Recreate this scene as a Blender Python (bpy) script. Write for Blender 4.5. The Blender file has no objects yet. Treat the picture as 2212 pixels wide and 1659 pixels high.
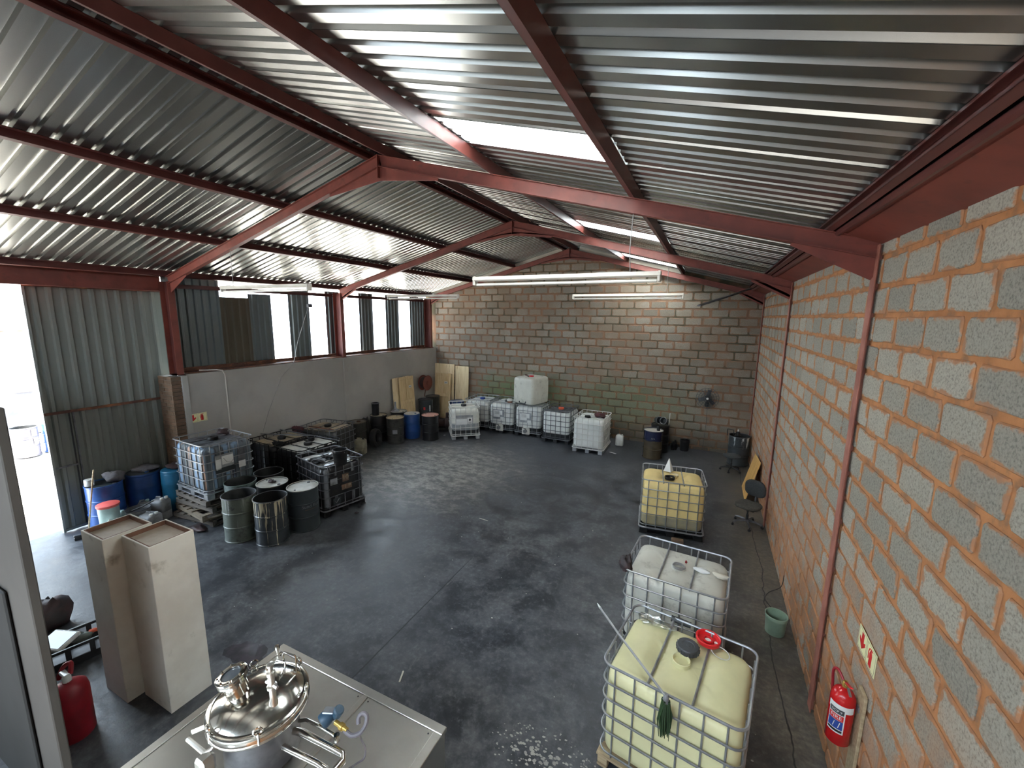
import bpy, math, random
from mathutils import Vector, Matrix
R = math.radians
PI = math.pi
SC = bpy.context.scene
COL = SC.collection
random.seed(11)

# ------------------------------------------------------------------ camera
YAW, PITCH, ROLL = 0.4405341, 0.1638536, 0.0121659
FOC = 896.567
CAM = Vector((0.0, 0.0, 4.35))
cy, sy, cp, sp = math.cos(YAW), math.sin(YAW), math.cos(PITCH), math.sin(PITCH)
fw = Vector((-sy * cp, cy * cp, -sp))
rt0 = Vector((cy, sy, 0))
up0 = rt0.cross(fw)
rt = rt0 * math.cos(ROLL) + up0 * math.sin(ROLL)
up = up0 * math.cos(ROLL) - rt0 * math.sin(ROLL)
cam_data = bpy.data.cameras.new('camera')
cam = bpy.data.objects.new('camera', cam_data)
COL.objects.link(cam)
cam_data.sensor_fit = 'HORIZONTAL'
cam_data.sensor_width = 36.0
cam_data.lens = FOC / 2212.0 * 36.0
cam_data.clip_end = 300
cam.matrix_world = Matrix(((rt.x, up.x, -fw.x, CAM.x), (rt.y, up.y, -fw.y, CAM.y), (rt.z, up.z, -fw.z, CAM.z), (0, 0, 0, 1)))
SC.camera = cam

# ------------------------------------------------------------------ sky, sun, portals, exposure
SC.view_settings.view_transform = 'Standard'
SC.view_settings.look = 'None'
SC.view_settings.gamma = 1.0
SC.view_settings.use_curve_mapping = False
SC.view_settings.exposure = 3.6
W = bpy.data.worlds.new('sky')
SC.world = W
W.use_nodes = True
bgn = W.node_tree.nodes['Background']
bgn.inputs['Color'].default_value = (0.70, 0.85, 1.0, 1)
bgn.inputs['Strength'].default_value = 1.5
sun_d = bpy.data.lights.new('sun', 'SUN')
sun = bpy.data.objects.new('sun', sun_d)
COL.objects.link(sun)
sun_d.energy = 9.0
sun_d.angle = R(0.53)
sun_d.color = (1.0, 0.95, 0.86)
sun.rotation_euler = Vector((-0.05, 0.45, -0.89)).to_track_quat('-Z', 'Y').to_euler()


def portal(loc, direction, sx, sy_):
    d = bpy.data.lights.new('daylight_portal', 'AREA')
    d.shape = 'RECTANGLE'
    d.size, d.size_y = sx, sy_
    o = bpy.data.objects.new('daylight_portal', d)
    COL.objects.link(o)
    o.location = loc
    o.rotation_euler = Vector(direction).to_track_quat('-Z', 'Y').to_euler()
    try:
        d.cycles.is_portal = True
    except Exception:
        d.energy = 0


portal((-11.32, 1.6, 2.4), (1, 0, 0), 3.0, 4.9)
portal((-2.75, -6.2, 3.22), (0, 1, 0), 1.1, .95)
portal((-11.05, 10.4, 4.0), (1, 0, 0), 8.0, 2.2)


# ------------------------------------------------------------------ materials
class NT:
    def __init__(s, name):
        s.m = bpy.data.materials.new(name)
        s.m.use_nodes = True
        s.t = s.m.node_tree
        s.p = s.t.nodes['Principled BSDF']

    def n(s, typ, **kw):
        nd = s.t.nodes.new('ShaderNode' + typ)
        for k, v in kw.items():
            setattr(nd, k, v)
        return nd

    def l(s, a, b):
        s.t.links.new(a, b)

    def val(s, x, sock):
        if isinstance(x, bpy.types.NodeSocket):
            s.l(x, sock)
        else:
            sock.default_value = x

    def coord(s, kind='Object', scale=(1, 1, 1)):
        tc = s.n('TexCoord')
        mp = s.n('Mapping')
        mp.inputs['Scale'].default_value = scale
        if kind == 'World':
            g = s.n('NewGeometry')
            s.l(g.outputs['Position'], mp.inputs['Vector'])
        else:
            s.l(tc.outputs[kind], mp.inputs['Vector'])
        return mp.outputs['Vector']

    def noise(s, vec, scale=5, detail=4, rough=.55, dist=0):
        nd = s.n('TexNoise')
        s.l(vec, nd.inputs['Vector'])
        nd.inputs['Scale'].default_value = scale
        nd.inputs['Detail'].default_value = detail
        nd.inputs['Roughness'].default_value = rough
        nd.inputs['Distortion'].default_value = dist
        return nd.outputs['Fac']

    def ramp(s, fac, lo, hi, a=0.0, b=1.0):
        nd = s.n('MapRange')
        nd.interpolation_type = 'SMOOTHSTEP'
        s.l(fac, nd.inputs['Value'])
        nd.inputs['From Min'].default_value = lo
        nd.inputs['From Max'].default_value = hi
        nd.inputs['To Min'].default_value = a
        nd.inputs['To Max'].default_value = b
        return nd.outputs['Result']

    def mix(s, fac, a, b):
        nd = s.n('Mix', data_type='RGBA')
        s.val(fac, nd.inputs[0])
        for x, i in ((a, 6), (b, 7)):
            if isinstance(x, tuple):
                x = tuple(x) + ((1,) if len(x) == 3 else ())
            s.val(x, nd.inputs[i])
        return nd.outputs[2]

    def math(s, op, a, b=0.0, c=None):
        nd = s.n('Math', operation=op)
        s.val(a, nd.inputs[0])
        s.val(b, nd.inputs[1])
        if c is not None:
            s.val(c, nd.inputs[2])
        return nd.outputs[0]

    def bump(s, h, strength=.3, dist=.02):
        b = s.n('Bump')
        b.inputs['Strength'].default_value = strength
        b.inputs['Distance'].default_value = dist
        s.l(h, b.inputs['Height'])
        s.l(b.outputs['Normal'], s.p.inputs['Normal'])

    def out(s, color=None, rough=None, metal=None, spec=None):
        if color is not None:
            if isinstance(color, tuple):
                color = tuple(color) + ((1,) if len(color) == 3 else ())
            s.val(color, s.p.inputs['Base Color'])
        if rough is not None:
            s.val(rough, s.p.inputs['Roughness'])
        if metal is not None:
            s.val(metal, s.p.inputs['Metallic'])
        if spec is not None:
            s.p.inputs['Specular IOR Level'].default_value = spec
        return s.m


def simple(name, c1, c2=None, scale=6, lo=.35, hi=.65, rough=.55, metal=0.0, bump=0.0, stretch=(1, 1, 1), detail=5, kind='Object', r2=None, c3=None, s3=2, lo3=.5, hi3=.7, spec=None, bscale=None, bdist=.01):
    t = NT(name)
    if c2 is None:
        c2 = tuple(x * .8 for x in c1)
    v = t.coord(kind, stretch)
    f = t.ramp(t.noise(v, scale, detail), lo, hi)
    col = t.mix(f, c1, c2)
    if c3 is not None:
        f3 = t.ramp(t.noise(v, s3, 6, .6), lo3, hi3)
        col = t.mix(f3, col, c3)
    rg = rough if r2 is None else t.ramp(t.noise(v, scale * .7, detail), .3, .7, rough, r2)
    if bump:
        t.bump(t.noise(v, bscale or scale * 3, 6, .6), bump, bdist)
    return t.out(col, rg, metal, spec)


M = {}
M['red'] = simple('red_oxide_steel', (.205, .047, .032), (.155, .036, .025), 3, rough=.5, c3=(.12, .03, .022), s3=7, lo3=.55, hi3=.75, bump=.05)
M['red_pink'] = simple('faded_red_steel', (.36, .14, .10), (.27, .095, .065), 4, rough=.6)
M['purlin'] = simple('dark_red_purlin', (.115, .030, .024), (.085, .022, .018), 3, rough=.42)
M['rust'] = simple('rusty_steel', (.16, .065, .035), (.09, .04, .03), 5, rough=.75, c3=(.30, .12, .05), s3=4, bump=.1)
M['galv'] = simple('galvanised_steel', (.42, .43, .44), (.30, .31, .33), 6, rough=.42, metal=.75)
M['galv_dirty'] = simple('dirty_galvanised_steel', (.20, .20, .21), (.11, .11, .12), 6, rough=.5, metal=.55)
M['white_steel'] = simple('white_painted_steel', (.62, .61, .58), (.55, .54, .50), 3, rough=.45)
M['lamp_white'] = simple('white_lamp_enamel', (.66, .62, .56), (.58, .54, .48), 3, rough=.4)
M['tube'] = simple('unlit_lamp_glass', (.72, .69, .64), (.68, .65, .6), 3, rough=.25)
M['black_plastic'] = simple('black_plastic', (.014, .014, .015), (.022, .022, .024), 5, rough=.45)
M['black_oil'] = simple('oily_black', (.005, .005, .006), (.014, .013, .012), 4, rough=.34, r2=.6, spec=.3)
M['dark_grey'] = simple('dark_grey_paint', (.055, .058, .064), (.04, .042, .046), 5, rough=.4)
M['rubber'] = simple('rubber', (.009, .009, .009), (.014, .014, .013), 8, rough=.75)
M['cord'] = simple('grey_cord', (.30, .29, .28), (.24, .23, .22), 4, rough=.6)
M['wood'] = simple('weathered_pallet_wood', (.17, .145, .12), (.10, .085, .075), 3, stretch=(1, 12, 12), rough=.8, bump=.15)
M['wood_new'] = simple('raw_pallet_wood', (.46, .36, .22), (.34, .25, .15), 3, stretch=(1, 12, 12), rough=.75, bump=.1)
M['wood_mid'] = simple('paler_pallet_wood', (.30, .245, .175), (.19, .155, .12), 3, stretch=(1, 12, 12), rough=.8, bump=.15)
M['pine'] = simple('pine_door_wood', (.74, .56, .32), (.62, .44, .22), 2, stretch=(14, 14, 1.1), rough=.5, c3=(.36, .22, .09), s3=1.5, lo3=.6, hi3=.8)
M['ply'] = simple('plywood', (.80, .65, .41), (.70, .54, .31), 1.6, stretch=(9, 9, .7), rough=.6, c3=(.42, .27, .12), s3=2.4, lo3=.58, hi3=.72)
M['ply_orange'] = simple('orange_plywood', (.68, .40, .13), (.50, .26, .07), 1.8, stretch=(2, 9, 1.2), rough=.55)
M['cream'] = simple('cream_board', (.62, .58, .49), (.52, .48, .40), 2, rough=.65)
M['paper'] = simple('white_paper', (.72, .72, .70), (.64, .64, .62), 3, rough=.7)
M['white_plastic'] = simple('white_plastic', (.66, .66, .62), (.55, .54, .48), 4, rough=.4)
M['sign_cream'] = simple('photoluminescent_sign', (.80, .78, .46), (.76, .74, .42), 2, rough=.5)
M['sign_red'] = simple('sign_red', (.62, .02, .02), (.55, .02, .02), 2, rough=.5)
M['ext_red'] = simple('extinguisher_red', (.52, .012, .014), (.42, .010, .012), 3, rough=.22)
M['dull_red'] = simple('dusty_red', (.33, .012, .022), (.22, .012, .018), 4, rough=.45)
M['lid_red'] = simple('red_plastic_lid', (.74, .022, .028), (.66, .02, .025), 4, rough=.35)
M['lid_coral'] = simple('faded_red_lid', (.72, .12, .10), (.6, .10, .09), 4, rough=.5)
M['lid_orange'] = simple('orange_cap', (.70, .10, .03), (.6, .08, .03), 4, rough=.45)
M['blue_cap'] = simple('blue_cap', (.02, .06, .30), (.02, .05, .22), 4, rough=.4)
M['brass'] = simple('brass', (.60, .42, .12), (.45, .30, .08), 5, rough=.35, metal=.9)
M['steel'] = simple('stainless_steel', (.82, .79, .73), (.74, .71, .65), 2.5, rough=.33, metal=1.0, bump=.006, bscale=2, bdist=.02)
M['chrome'] = simple('polished_steel', (.70, .68, .63), (.60, .58, .53), 3, rough=.10, r2=.18, metal=1.0)
M['glass_dark'] = simple('sight_glass', (.05, .06, .07), (.08, .09, .10), 3, rough=.08)
M['gauge_blue'] = simple('transmitter_blue', (.035, .085, .14), (.03, .07, .11), 5, rough=.4)
M['conduit'] = simple('grey_conduit', (.20, .18, .20), (.16, .145, .16), 5, rough=.5)
M['rag'] = simple('grey_rag', (.17, .16, .17), (.09, .085, .09), 7, rough=.9, bump=.3)
M['rag_dark'] = simple('oily_rag', (.030, .024, .026), (.06, .03, .03), 7, rough=.6, bump=.3)
M['maroon'] = simple('maroon_rag', (.09, .018, .022), (.04, .012, .014), 7, rough=.7, bump=.3)
M['fabric'] = simple('grey_chair_fabric', (.040, .043, .045), (.055, .057, .057), 40, rough=.95, bump=.1)
M['fabric_worn'] = simple('worn_brown_seat_fabric', (.085, .078, .062), (.06, .055, .046), 20, rough=.95)
M['brush_green'] = simple('green_brush_bristles', (.018, .042, .014), (.03, .07, .02), 30, stretch=(1, 1, .1), rough=.8)
M['bucket_green'] = simple('pale_green_plastic', (.33, .45, .33), (.26, .36, .26), 6, rough=.35)
M['plaster'] = simple('grey_painted_plaster', (.40, .375, .34), (.345, .325, .295), 1.1, rough=.75, c3=(.30, .28, .25), s3=3, lo3=.66, hi3=.8, bump=.05, bscale=60, bdist=.004, kind='World')
M['plaster_light'] = simple('light_plaster', (.44, .43, .40), (.38, .37, .34), 2, rough=.75)
M['partition'] = simple('partition_paint', (.095, .087, .076), (.08, .073, .064), 1.5, rough=.7, bump=.05, bscale=80, bdist=.003)
M['partition_shade'] = simple('partition_shadow_tone', (.030, .030, .029), (.024, .024, .023), 2, rough=.75)  # shadow colour for the dark sheet on the partition
M['cabinet'] = simple('dirty_white_enamel', (.78, .74, .65), (.68, .63, .54), 2.2, rough=.45, c3=(.33, .29, .21), s3=3.3, lo3=.60, hi3=.78, bump=.03)
M['cabinet_rim'] = simple('rusty_brown_rim', (.14, .06, .035), (.22, .11, .07), 6, rough=.7)
M['cabinet_in'] = simple('stained_white_tray', (.58, .52, .43), (.42, .34, .26), 3, rough=.6, c3=(.26, .15, .09), s3=2.2, lo3=.57, hi3=.75)
M['yard'] = simple('yard_concrete', (.52, .50, .46), (.42, .40, .37), .8, rough=.85, kind='World')
M['brick_far'] = simple('red_brick_wall', (.20, .115, .10), (.15, .08, .068), 2.2, stretch=(1, 1, 4), rough=.85, kind='World')
M['far_sheet'] = simple('white_roof_sheet', (.26, .27, .25), (.2, .21, .2), 1.2, rough=.5)
M['far_wall_low'] = simple('stained_yard_wall', (.10, .10, .105), (.05, .05, .06), 1.6, rough=.85, kind='World', c3=(.15, .14, .12), s3=2)
M['far_ledge'] = simple('pale_ledge', (.30, .27, .22), (.24, .21, .17), 1.5, rough=.85)
M['net'] = simple('clear_plastic', (.75, .77, .74), (.6, .63, .6), 6, rough=.2)
M['junk_brown'] = simple('rusty_pump_casting', (.06, .028, .022), (.03, .018, .016), 6, rough=.6)
M['grey_can'] = simple('dirty_grey_plastic', (.26, .27, .28), (.17, .17, .18), 5, rough=.5, c3=(.10, .095, .09), s3=4)
M['beige_can'] = simple('dirty_beige_plastic', (.30, .27, .19), (.20, .18, .12), 5, rough=.5, c3=(.08, .07, .055), s3=4)
M['mint_can'] = simple('pale_mint_plastic', (.36, .47, .44), (.28, .38, .36), 5, rough=.45)
M['brown_seal'] = simple('brown_tape', (.16, .09, .05), (.1, .06, .04), 5, rough=.6)
M['stain_spill'] = simple('dried_oil_spill', (.012, .010, .014), (.03, .02, .03), 9, rough=.4)
M['cement_bits'] = simple('pale_cement_crust', (.40, .38, .34), (.28, .27, .25), 9, rough=.9, bump=.3)


def clear_mat():
    t = NT('clear_film')
    tr = t.n('BsdfTransparent')
    tr.inputs['Color'].default_value = (.92, .94, .93, 1)
    gl = t.n('BsdfGlossy')
    gl.inputs['Roughness'].default_value = .12
    mx = t.n('MixShader')
    mx.inputs[0].default_value = .28
    t.l(tr.outputs[0], mx.inputs[1])
    t.l(gl.outputs[0], mx.inputs[2])
    t.l(mx.outputs[0], t.t.nodes['Material Output'].inputs['Surface'])
    return t.m


M['film'] = clear_mat()


def skylight_mat():
    t = NT('fibreglass_skylight')
    tl = t.n('BsdfTranslucent')
    tl.inputs['Color'].default_value = (.90, .92, .92, 1)
    df = t.n('BsdfDiffuse')
    df.inputs['Color'].default_value = (.8, .82, .82, 1)
    mx = t.n('MixShader')
    mx.inputs[0].default_value = .15
    t.l(tl.outputs[0], mx.inputs[1])
    t.l(df.outputs[0], mx.inputs[2])
    t.l(mx.outputs[0], t.t.nodes['Material Output'].inputs['Surface'])
    return t.m


M['skylight'] = skylight_mat()


def floor_mat():
    t = NT('oil_stained_concrete')
    v = t.coord('World')
    big = t.noise(v, .35, 6, .62, .3)
    mid = t.noise(v, 1.7, 10, .72, .15)
    fine = t.noise(v, 14, 8, .7)
    dark = t.mix(t.ramp(mid, .38, .62), (.029, .032, .039), (.094, .099, .111))
    col = t.mix(t.ramp(big, .40, .68), dark, t.mix(t.ramp(mid, .40, .60), (.042, .044, .050), (.138, .141, .146)))
    sep = t.n('SeparateXYZ')
    t.l(v, sep.inputs[0])
    x, y = sep.outputs[0], sep.outputs[1]
    # worn pale concrete, with window glare painted in, beside the drums on the left
    dx = t.math('MULTIPLY', t.math('SUBTRACT', x, -6.9), .42)
    dy = t.math('MULTIPLY', t.math('SUBTRACT', y, 9.3), .40)
    r2 = t.math('SQRT', t.math('ADD', t.math('MULTIPLY', dx, dx), t.math('MULTIPLY', dy, dy)))
    rr = t.math('ADD', r2, t.math('MULTIPLY', t.math('SUBTRACT', mid, .5), 1.6))
    worn = t.math('MULTIPLY', t.ramp(rr, .35, 1.35, 1, 0), t.ramp(t.noise(t.coord('World', (1, 1.6, 1)), 3.1, 9, .72), .40, .60, .2, 1))
    col = t.mix(t.math('MULTIPLY', worn, .85), col, (.44, .42, .38))
    # dusty tan strip along the block wall
    xw = t.math('ADD', x, t.math('MULTIPLY', t.math('SUBTRACT', mid, .5), 1.1))
    dust = t.math('MULTIPLY', t.ramp(xw, .15, 1.25), t.ramp(t.noise(v, 1.1, 5), .25, .6, .45, 1))
    col = t.mix(t.math('MULTIPLY', dust, .75), col, (.20, .165, .115))
    col = t.mix(t.ramp(fine, .35, .65, .45, 0), col, (.022, .024, .028))
    col = t.mix(t.ramp(fine, .52, .72, 0, .22), col, (.24, .245, .25))
    # pale scuffs
    sc = t.ramp(t.noise(t.coord('World', (1.0, .35, 1)), 5.5, 8, .75, 1.2), .60, .74)
    col = t.mix(t.math('MULTIPLY', sc, .42), col, (.27, .27, .27))
    # curved tyre marks
    ex = t.math('SUBTRACT', x, -3.4)
    ey = t.math('SUBTRACT', y, 9.0)
    er = t.math('SQRT', t.math('ADD', t.math('MULTIPLY', ex, ex), t.math('MULTIPLY', ey, ey)))
    ring = t.math('ABSOLUTE', t.math('SUBTRACT', t.math('FRACT', t.math('MULTIPLY', er, 1.1)), .5))
    rm = t.math('MULTIPLY', t.ramp(ring, .0, .10, 1, 0), t.ramp(er, 1.0, 3.6, .8, 0))
    col = t.mix(t.math('MULTIPLY', rm, .35), col, (.015, .015, .017))
    # saw-cut joint
    jl = t.math('MULTIPLY', t.ramp(t.math('ABSOLUTE', t.math('ADD', x, t.math('ADD', 3.57, t.math('MULTIPLY', t.math('SUBTRACT', mid, .5), .03)))), .006, .014, 1, 0), t.ramp(y, 5.2, 6.4, .85, 0))
    jr = t.math('MULTIPLY', t.ramp(t.math('ABSOLUTE', t.math('SUBTRACT', x, t.math('ADD', 1.12, t.math('MULTIPLY', t.math('SUBTRACT', big, .5), .5)))), .004, .012, 1, 0), .85)
    col = t.mix(t.math('MAXIMUM', jl, jr), col, (.010, .010, .012))
    rg = t.ramp(t.math('ADD', t.math('MULTIPLY', mid, .6), t.math('MULTIPLY', fine, .4)), .35, .65, .30, .62)
    t.bump(t.math('ADD', t.math('MULTIPLY', mid, .6), t.math('MULTIPLY', fine, .4)), .35, .012)
    return t.out(col, rg, 0, .42)


M['floor'] = floor_mat()


def block_mat(name, pale, dark, smear, smear_amt, far=False):
    t = NT(name)
    uv = t.n('UVMap')
    sep = t.n('SeparateXYZ')
    t.l(uv.outputs[0], sep.inputs[0])
    oi = t.n('ObjectInfo')
    at = t.n('Attribute')
    at.attribute_name = 'tone'
    rnd = t.math('FRACT', t.math('ADD', oi.outputs['Random'], at.outputs['Fac']))
    v = t.coord('World')
    n1 = t.noise(v, 3.2, 6, .6)
    n2 = t.noise(v, 60, 4, .7)
    n3 = t.noise(v, 9, 5, .6)
    col = t.mix(rnd, pale, dark)
    col = t.mix(t.ramp(n2, .30, .56, .55, 0), col, (.05, .047, .043))
    col = t.mix(t.ramp(n2, .58, .78, 0, .4), col, tuple(min(1, c * 1.5) for c in pale))
    # mortar smeared over the arrises
    ex = t.math('MULTIPLY', t.math('ABSOLUTE', t.math('SUBTRACT', sep.outputs[0], .5)), 2)
    ey = t.math('MULTIPLY', t.math('ABSOLUTE', t.math('SUBTRACT', sep.outputs[1], .5)), 2)
    ex2 = t.math('SUBTRACT', 1.0, t.math('MULTIPLY', t.math('SUBTRACT', 1.0, ex), 1.9))
    wob = t.math('MULTIPLY', t.math('SUBTRACT', t.noise(v, 2.1, 4, .6), .5), .7)
    e = t.math('ADD', t.math('MAXIMUM', ex2, ey), t.math('ADD', t.math('MULTIPLY', t.math('SUBTRACT', n3, .5), 1.25), wob))
    sm = t.ramp(e, .80, 1.0)
    wp = t.n('SeparateXYZ')
    t.l(v, wp.inputs[0])
    z = wp.outputs[2]
    big = t.noise(v, .9, 5, .6)
    low = t.ramp(t.math('ADD', z, t.math('MULTIPLY', t.math('SUBTRACT', big, .5), 3.0)), .4, 2.6, 1, 0)
    sm = t.math('MAXIMUM', t.math('MULTIPLY', sm, smear_amt), t.math('MULTIPLY', t.math('MULTIPLY', low, t.ramp(n1, .36, .54)), .0 if far else .85))
    col = t.mix(sm, col, t.mix(t.ramp(n3, .35, .65), smear, tuple(c * .62 + .05 for c in smear)))
    if far:
        patch = t.math('MULTIPLY', t.ramp(big, .42, .62), .55)
        col = t.mix(patch, col, (.20, .137, .09))
        dx = t.math('MULTIPLY', t.math('ADD', wp.outputs[0], 6.6), .42)
        dx2 = t.math('MULTIPLY', t.math('ADD', wp.outputs[0], 2.6), .42)
        dz = t.math('MULTIPLY', t.math('SUBTRACT', z, 1.3), 1.0)
        dd = t.math('SQRT', t.math('ADD', t.math('MULTIPLY', dx, dx), t.math('MULTIPLY', dz, dz)))
        dd2 = t.math('SQRT', t.math('ADD', t.math('MULTIPLY', dx2, dx2), t.math('MULTIPLY', dz, dz)))
        nn = t.math('MULTIPLY', t.math('SUBTRACT', big, .5), 1.3)
        g1 = t.ramp(t.math('ADD', dd, nn), .25, 1.15, .66, 0)
        g2 = t.ramp(t.math('ADD', dd2, nn), .2, 1.3, .42, 0)
        col = t.mix(t.math('MAXIMUM', g1, g2), col, (.085, .14, .05))
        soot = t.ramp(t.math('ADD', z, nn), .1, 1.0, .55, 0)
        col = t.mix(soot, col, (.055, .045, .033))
    t.bump(n2, .5, .006)
    return t.out(col, .9, 0, .25)


M['block_r'] = block_mat('cement_block', (.385, .352, .292), (.270, .250, .208), (.47, .205, .082), 1.0)
M['block_f'] = block_mat('weathered_cement_block', (.32, .285, .235), (.205, .175, .14), (.33, .165, .08), .9, True)
M['mortar_r'] = simple('orange_mortar', (.45, .195, .075), (.33, .135, .05), 4, rough=.95, c3=(.24, .13, .07), s3=8, bump=.5, bscale=30, kind='World')
M['mortar_f'] = simple('brown_mortar', (.25, .135, .075), (.20, .12, .075), 3, rough=.95, c3=(.085, .075, .045), s3=1.2, lo3=.45, hi3=.6, bump=.4, bscale=30, kind='World')
M['pier_brick'] = simple('dull_brick', (.20, .12, .075), (.13, .085, .055), 5, rough=.9, bump=.2)
M['pier_mortar'] = simple('grey_mortar', (.26, .23, .19), (.2, .18, .15), 5, rough=.95)


def sheet_mat(name, c1, c2, rough, metal, bm=.06):
    t = NT(name)
    oi = t.n('ObjectInfo')
    v = t.coord('World', (1, 1, 1))
    n = t.noise(v, .8, 2, .5)
    col = t.mix(n, c1, c2)
    col = t.mix(t.math('MULTIPLY', oi.outputs['Random'], .3), col, tuple(c * .6 for c in c2))
    rg = rough
    if bm:
        t.bump(t.noise(t.coord('Object', (.6, 2, 1)), 2.5, 3), bm, .02)
    return t.out(col, rg, metal)


M['roof'] = sheet_mat('zincalume_sheet', (.42, .42, .40), (.35, .35, .33), .26, .95, 0)
M['clad_zinc'] = sheet_mat('zinc_cladding', (.20, .225, .225), (.15, .17, .17), .42, .7)
M['clad_brown'] = sheet_mat('brown_cladding', (.10, .082, .05), (.075, .06, .038), .6, .1)
M['door_sheet'] = sheet_mat('grey_green_door_sheet', (.215, .225, .20), (.17, .18, .16), .7, 0.0)


def bottle_mat(name, hi, lo, level, streak=None, stain=(.2, .18, .13), lo3=.60, hi3=.80, rough=.42, soft=.02, sc=5):
    t = NT(name)
    v = t.coord('Object')
    sep = t.n('SeparateXYZ')
    t.l(v, sep.inputs[0])
    n = t.noise(v, 3, 5)
    z = sep.outputs[2]
    f = t.ramp(z, level - soft, level + soft)
    col = t.mix(f, lo, hi)
    col = t.mix(t.ramp(n, .35, .7, 0, .35), col, tuple(c * .72 for c in hi))
    if streak:
        for (c, s, a, b) in streak:
            st = t.ramp(t.noise(t.coord('Object', (s, s, .25)), 1.0, 3, .5), a, b)
            col = t.mix(st, col, c)
    col = t.mix(t.ramp(t.noise(v, sc, 7, .7), lo3, hi3, 0, .8), col, stain)
    t.bump(n, .12, .02)
    return t.out(col, rough, 0, .5)


M['bt_yellow'] = bottle_mat('yellow_tank_plastic', (.74, .70, .40), (.66, .63, .36), .2, stain=(.40, .35, .16), lo3=.64, hi3=.9)
M['bt_amber'] = bottle_mat('amber_tank_plastic', (.78, .60, .25), (.21, .20, .15), .40, stain=(.34, .24, .09), lo3=.60, hi3=.85)
M['bt_stained'] = bottle_mat('stained_white_tank_plastic', (.58, .57, .50), (.52, .51, .44), .2, stain=(.26, .24, .20), lo3=.52, hi3=.74)
M['bt_white'] = bottle_mat('white_tank_plastic', (.66, .67, .64), (.60, .61, .60), .2, stain=(.35, .34, .30), lo3=.62, hi3=.85)
M['bt_half'] = bottle_mat('part_filled_white_tank_plastic', (.68, .67, .60), (.23, .25, .27), .56, stain=(.35, .34, .30), lo3=.64, hi3=.85)
M['bt_blue'] = bottle_mat('oil_streaked_tank_plastic', (.115, .14, .16), (.10, .12, .14), .2, [((.03, .03, .035), 9, .50, .62), ((.20, .31, .46), 6, .52, .62), ((.40, .23, .15), 7.3, .60, .68)], stain=(.03, .03, .035), lo3=.55, hi3=.75)
M['bt_black'] = bottle_mat('oil_blackened_tank_plastic', (.013, .013, .015), (.008, .008, .009), .2, [((.17, .18, .19), 10, .55, .64), ((.012, .012, .013), 7, .55, .65)], stain=(.01, .01, .01), lo3=.5, hi3=.7, rough=.35)
M['bt_brown'] = bottle_mat('oil_browned_tank_plastic', (.040, .036, .030), (.022, .020, .017), .2, [((.11, .105, .095), 10, .56, .70), ((.02, .019, .018), 7, .55, .65)], stain=(.02, .018, .016), lo3=.5, hi3=.7, rough=.4)
M['top_tan'] = simple('oily_tan_glare_top', (.46, .36, .23), (.30, .23, .15), 4, rough=.36, r2=.5, c3=(.05, .04, .032), s3=3, lo3=.55, hi3=.72)  # tan oily residue, base lightened to imitate window glare
M['top_pale'] = simple('oily_pale_glare_top', (.56, .53, .46), (.42, .40, .35), 5, rough=.34, r2=.48, c3=(.06, .055, .05), s3=3.4, lo3=.58, hi3=.75)  # pale oily residue with window glare worked into the base colour
M['top_black'] = simple('wet_black_tank_top', (.02, .02, .022), (.012, .012, .013), 5, rough=.2, r2=.38, c3=(.42, .40, .35), s3=2.6, lo3=.46, hi3=.56)
M['top_grey'] = simple('dusty_grey_tank_top', (.12, .135, .15), (.08, .085, .095), 5, rough=.5, c3=(.035, .03, .032), s3=3, lo3=.5, hi3=.66)


def drum_mat(name, base, c2, drip=None, s=9, a=.55, b=.62, rough=.4, stain=None, band=None, metal=0.0):
    t = NT(name)
    v = t.coord('Object')
    n = t.noise(v, 4, 5)
    col = t.mix(t.ramp(n, .35, .65), base, c2)
    if band:
        sep = t.n('SeparateXYZ')
        t.l(v, sep.inputs[0])
        z0, cc = band
        col = t.mix(t.ramp(t.math('ADD', sep.outputs[2], t.math('MULTIPLY', t.math('SUBTRACT', n, .5), .1)), z0 - .02, z0 + .02), col, cc)
    if drip:
        st = t.noise(t.coord('Object', (s, s, .5)), 1.6, 5, .6)
        sep2 = t.n('SeparateXYZ')
        t.l(v, sep2.inputs[0])
        st = t.math('ADD', st, t.math('MULTIPLY', t.math('SUBTRACT', sep2.outputs[2], .5), .16))
        col = t.mix(t.ramp(st, a, b), col, drip)
    if stain:
        col = t.mix(t.ramp(t.noise(v, 7, 7, .7), .52, .66), col, stain)
    t.bump(n, .06, .02)
    return t.out(col, rough, metal, .5)


M['dr_green'] = drum_mat('grey_green_drum_paint', (.150, .170, .150), (.105, .125, .105), (.34, .36, .35), 12, .58, .68, .38, (.06, .065, .06), band=(.30, (.13, .15, .125)))
M['dr_drip'] = drum_mat('black_drum_with_pale_drips', (.025, .030, .036), (.045, .052, .058), (.50, .44, .30), 11, .525, .56, .3, None)
M['dr_slate'] = drum_mat('slate_drum_paint', (.034, .042, .045), (.026, .032, .035), rough=.35)
M['dr_black'] = drum_mat('black_drum_paint', (.008, .008, .009), (.016, .015, .015), rough=.32)
M['dr_dgreen'] = drum_mat('worn_green_drum_paint', (.085, .125, .105), (.12, .15, .15), rough=.4, stain=(.04, .045, .04))
M['dr_blue'] = drum_mat('blue_plastic_drum', (.012, .055, .20), (.010, .042, .15), rough=.38)
M['dr_blue_steel'] = drum_mat('blue_steel_drum', (.035, .11, .36), (.022, .07, .24), rough=.35)
M['dr_teal'] = drum_mat('teal_plastic_drum', (.018, .16, .30), (.015, .12, .22), rough=.4)
M['dr_brown'] = drum_mat('blue_and_brown_drum', (.085, .063, .036), (.06, .045, .028), rough=.22, band=(.58, (.012, .016, .045)))
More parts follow.
